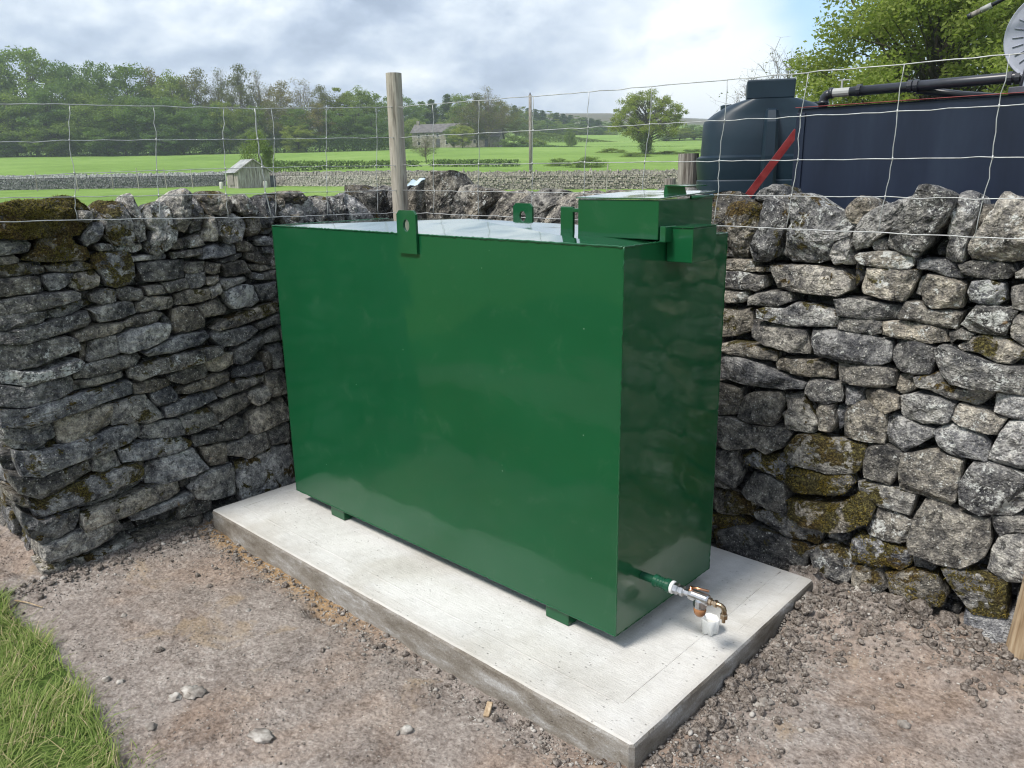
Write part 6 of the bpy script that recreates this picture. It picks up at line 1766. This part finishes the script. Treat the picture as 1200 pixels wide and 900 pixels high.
for i, (ix, iy, r) in enumerate(cl):
    p = gp(ix, iy); y = min(p[1], BY - r * 1.0); rock('soil_clod', (p[0], y, yard_h(p[0], y) + r * .35), r, 200 + i, M['clod'], 'reddish-brown earth clod at the foot of the sunlit wall', 'soil clod', 'earth clods along the back wall foot', .8, yaw=i)
st = [(305, 859, .027, 'flat pointed grey stone lying on the bare earth near the grass', .28, 1.5, .4), (1172, 738, .040, 'pale angular stone by the wall foot at the lower right', .7, 1.15, 1.), (228, 810, .026, 'pale mortar lump on the earth near the grass', .45, 1.5, .2), (205, 815, .017, 'small pale mortar crumb left of the mortar lump', .5, 1.2, .3),
      (145, 719, .011, 'small round white pebble in the middle of the bare earth on the left', .7, 1.1, .3), (177, 851, .015, 'pale pebble in the dark soil beside the grass', .6, 1.2, .1), (476, 851, .017, 'brownish pebble on the earth in front of the slab', .7, 1.1, .9), (172, 618, .030, 'flat grey stone at the foot of the left wall', .35, 1.5, .5), (190, 609, .028, 'second flat stone at the foot of the left wall nearer the slab', .35, 1.4, .2),
      (135, 628, .020, 'small stone chip at the foot of the left wall', .5, 1.3, .8), (140, 797, .012, 'white pebble in a small group beside the grass', .6, 1.2, .2), (124, 795, .012, 'round pinkish pebble beside the grass', .7, 1, .2), (290, 712, .010, 'grey pebble near the left side of the slab', .7, 1.2, .1), (1172, 765, .012, 'tiny white pebble below the pale angular stone', .7, 1.2, .1), (545, 775, .016, 'grey stone chip by the slab front edge', .5, 1.5, .6), (1060, 846, .014, 'pale pebble on the bare earth at the lower right', .6, 1.3, .4),
      (895, 825, .020, 'whitish mortar lump by the right side of the slab', .8, 1.1, .4), (392, 722, .02, 'grey stone in the small hole by the slab', .5, 1.6, -.6)]
for i, (ix, iy, r, lab, fl, stx, yw) in enumerate(st):
    p = gp(ix, iy); rock('loose_stone', (p[0], p[1], p[2] + r * fl * .35), r, 300 + i, M['pebble'], lab, 'stone', None, fl, 0.42 if 'mortar' in lab else 0.24, yw, stx)
# straw-pale twigs by the right corner of the slab
for (a, b_, lab) in (((981, 694), (994, 709), 'pale straw stalk by the back right corner of the slab'), ((996, 695), (1012, 710), 'second pale straw stalk to the right of the slab corner'), ((18, 706), (50, 712), 'dry twig lying on the soil at the edge of the grass')):
    p, q = Vector(gp(*a)), Vector(gp(*b_)); mb = MB(); mb.tube([p + Vector((0, 0, .012)), (p + q) / 2 + Vector((0, 0, .016)), q + Vector((0, 0, .01))], [.003, .0026, .002], 6); tag(mb.build('stalk', M['stake']), lab, 'stalk')
# splinter of orange timber by the slab front
p = Vector(gp(572, 830)); mb = MB(); mb.box(p + Vector((0, 0, .012)), (.018, .05, .012), rot=Matrix.Rotation(.5, 3, 'Z') @ Matrix.Rotation(.3, 3, 'X')); tag(mb.build('wood_chip', M['stake'], bevel=.002), 'orange-brown wood chip beside the front edge of the slab', 'wood chip')


def build_grass():
    rng = np.random.default_rng(12); VV = []; FF = []; b_ = 0; n = 0
    xs = [p[0] for p in turf_poly]; ys = [p[1] for p in turf_poly]; x0, x1, y0, y1 = max(min(xs), -1.6), min(max(xs), 2.2), max(min(ys), -2.4), max(ys)
    tries = 0
    while n < 34000 and tries < 260000:
        tries += 1
        x, y = rng.uniform(x0, x1), rng.uniform(y0, y1)
        dd = None
        if not inside(turf_poly, x, y):
            if rng.random() > 0.30: continue
            dd = poly_dist(turf_poly, x, y)
            if dd > 0.20 * rng.random() ** 2.2 or (x < LX and y > -1.05): continue
        tuft = nz(x * 7, y * 7, 3); 
        if tuft + 0.7 * rng.random() < 0.02: continue
        h = rng.uniform(0.012, 0.048) * (1 + 0.6 * max(0, tuft)) * (0.6 if dd else 1); z = yard_h(x, y, False) + 0.012
        a = rng.uniform(0, 6.28) if rng.random() < .65 else 2.6 + 3.2 * nz(x * 4, y * 4, 8); bend = rng.uniform(0.3, 2.4) * h; w = rng.uniform(0.0008, 0.0017); dx, dy = math.cos(a), math.sin(a); sx, sy = -dy * w, dx * w
        pts = []
        for t_, ww in ((0, 1), (0.45, .9), (0.8, .6)):
            px_, py_, pz_ = x + dx * bend * t_ ** 2, y + dy * bend * t_ ** 2, z + h * t_ * (1 - .25 * t_)
            pts += [(px_ - sx * ww, py_ - sy * ww, pz_), (px_ + sx * ww, py_ + sy * ww, pz_)]
        tp = (x + dx * bend, y + dy * bend, z + h * .78)
        VV += pts + [tp, tp]; FF += [(b_, b_ + 1, b_ + 3, b_ + 2), (b_ + 2, b_ + 3, b_ + 5, b_ + 4), (b_ + 4, b_ + 5, b_ + 7, b_ + 6)]; b_ += 8; n += 1
    VV = np.array(VV); FF = np.array(FF); dry = np.repeat(rng.random(n) < 0.16, 3)
    o = np_mesh('grass', VV, FF, M['grass']); o.data.materials.append(M['straw']); o.data.polygons.foreach_set('material_index', dry.astype(np.int32)); tag(o, 'long green grass growing over the lower left corner of the yard', 'grass', kind='stuff')


build_grass()


# ================================================================== air between here and the hills
def build_haze():
    mb = MB(); mb.box((0, 0, 68), (5600, 5600, 142)); o = mb.build('haze', None); tag(o, 'thin pale haze over the valley', 'haze', kind='stuff')
    m = bpy.data.materials.new('haze_air'); m.use_nodes = True; t = NT(m.node_tree); t.n.clear()
    out = t.new('ShaderNodeOutputMaterial'); v = t.new('ShaderNodeVolumePrincipled')
    v.inputs['Color'].default_value = (0.80, 0.88, 1.0, 1); v.inputs['Density'].default_value = 0.0005; v.inputs['Anisotropy'].default_value = 0.2
    t.l.new(v.outputs[0], out.inputs['Volume']); o.data.materials.append(m)


build_haze()
scene.cycles.volume_bounces = 1
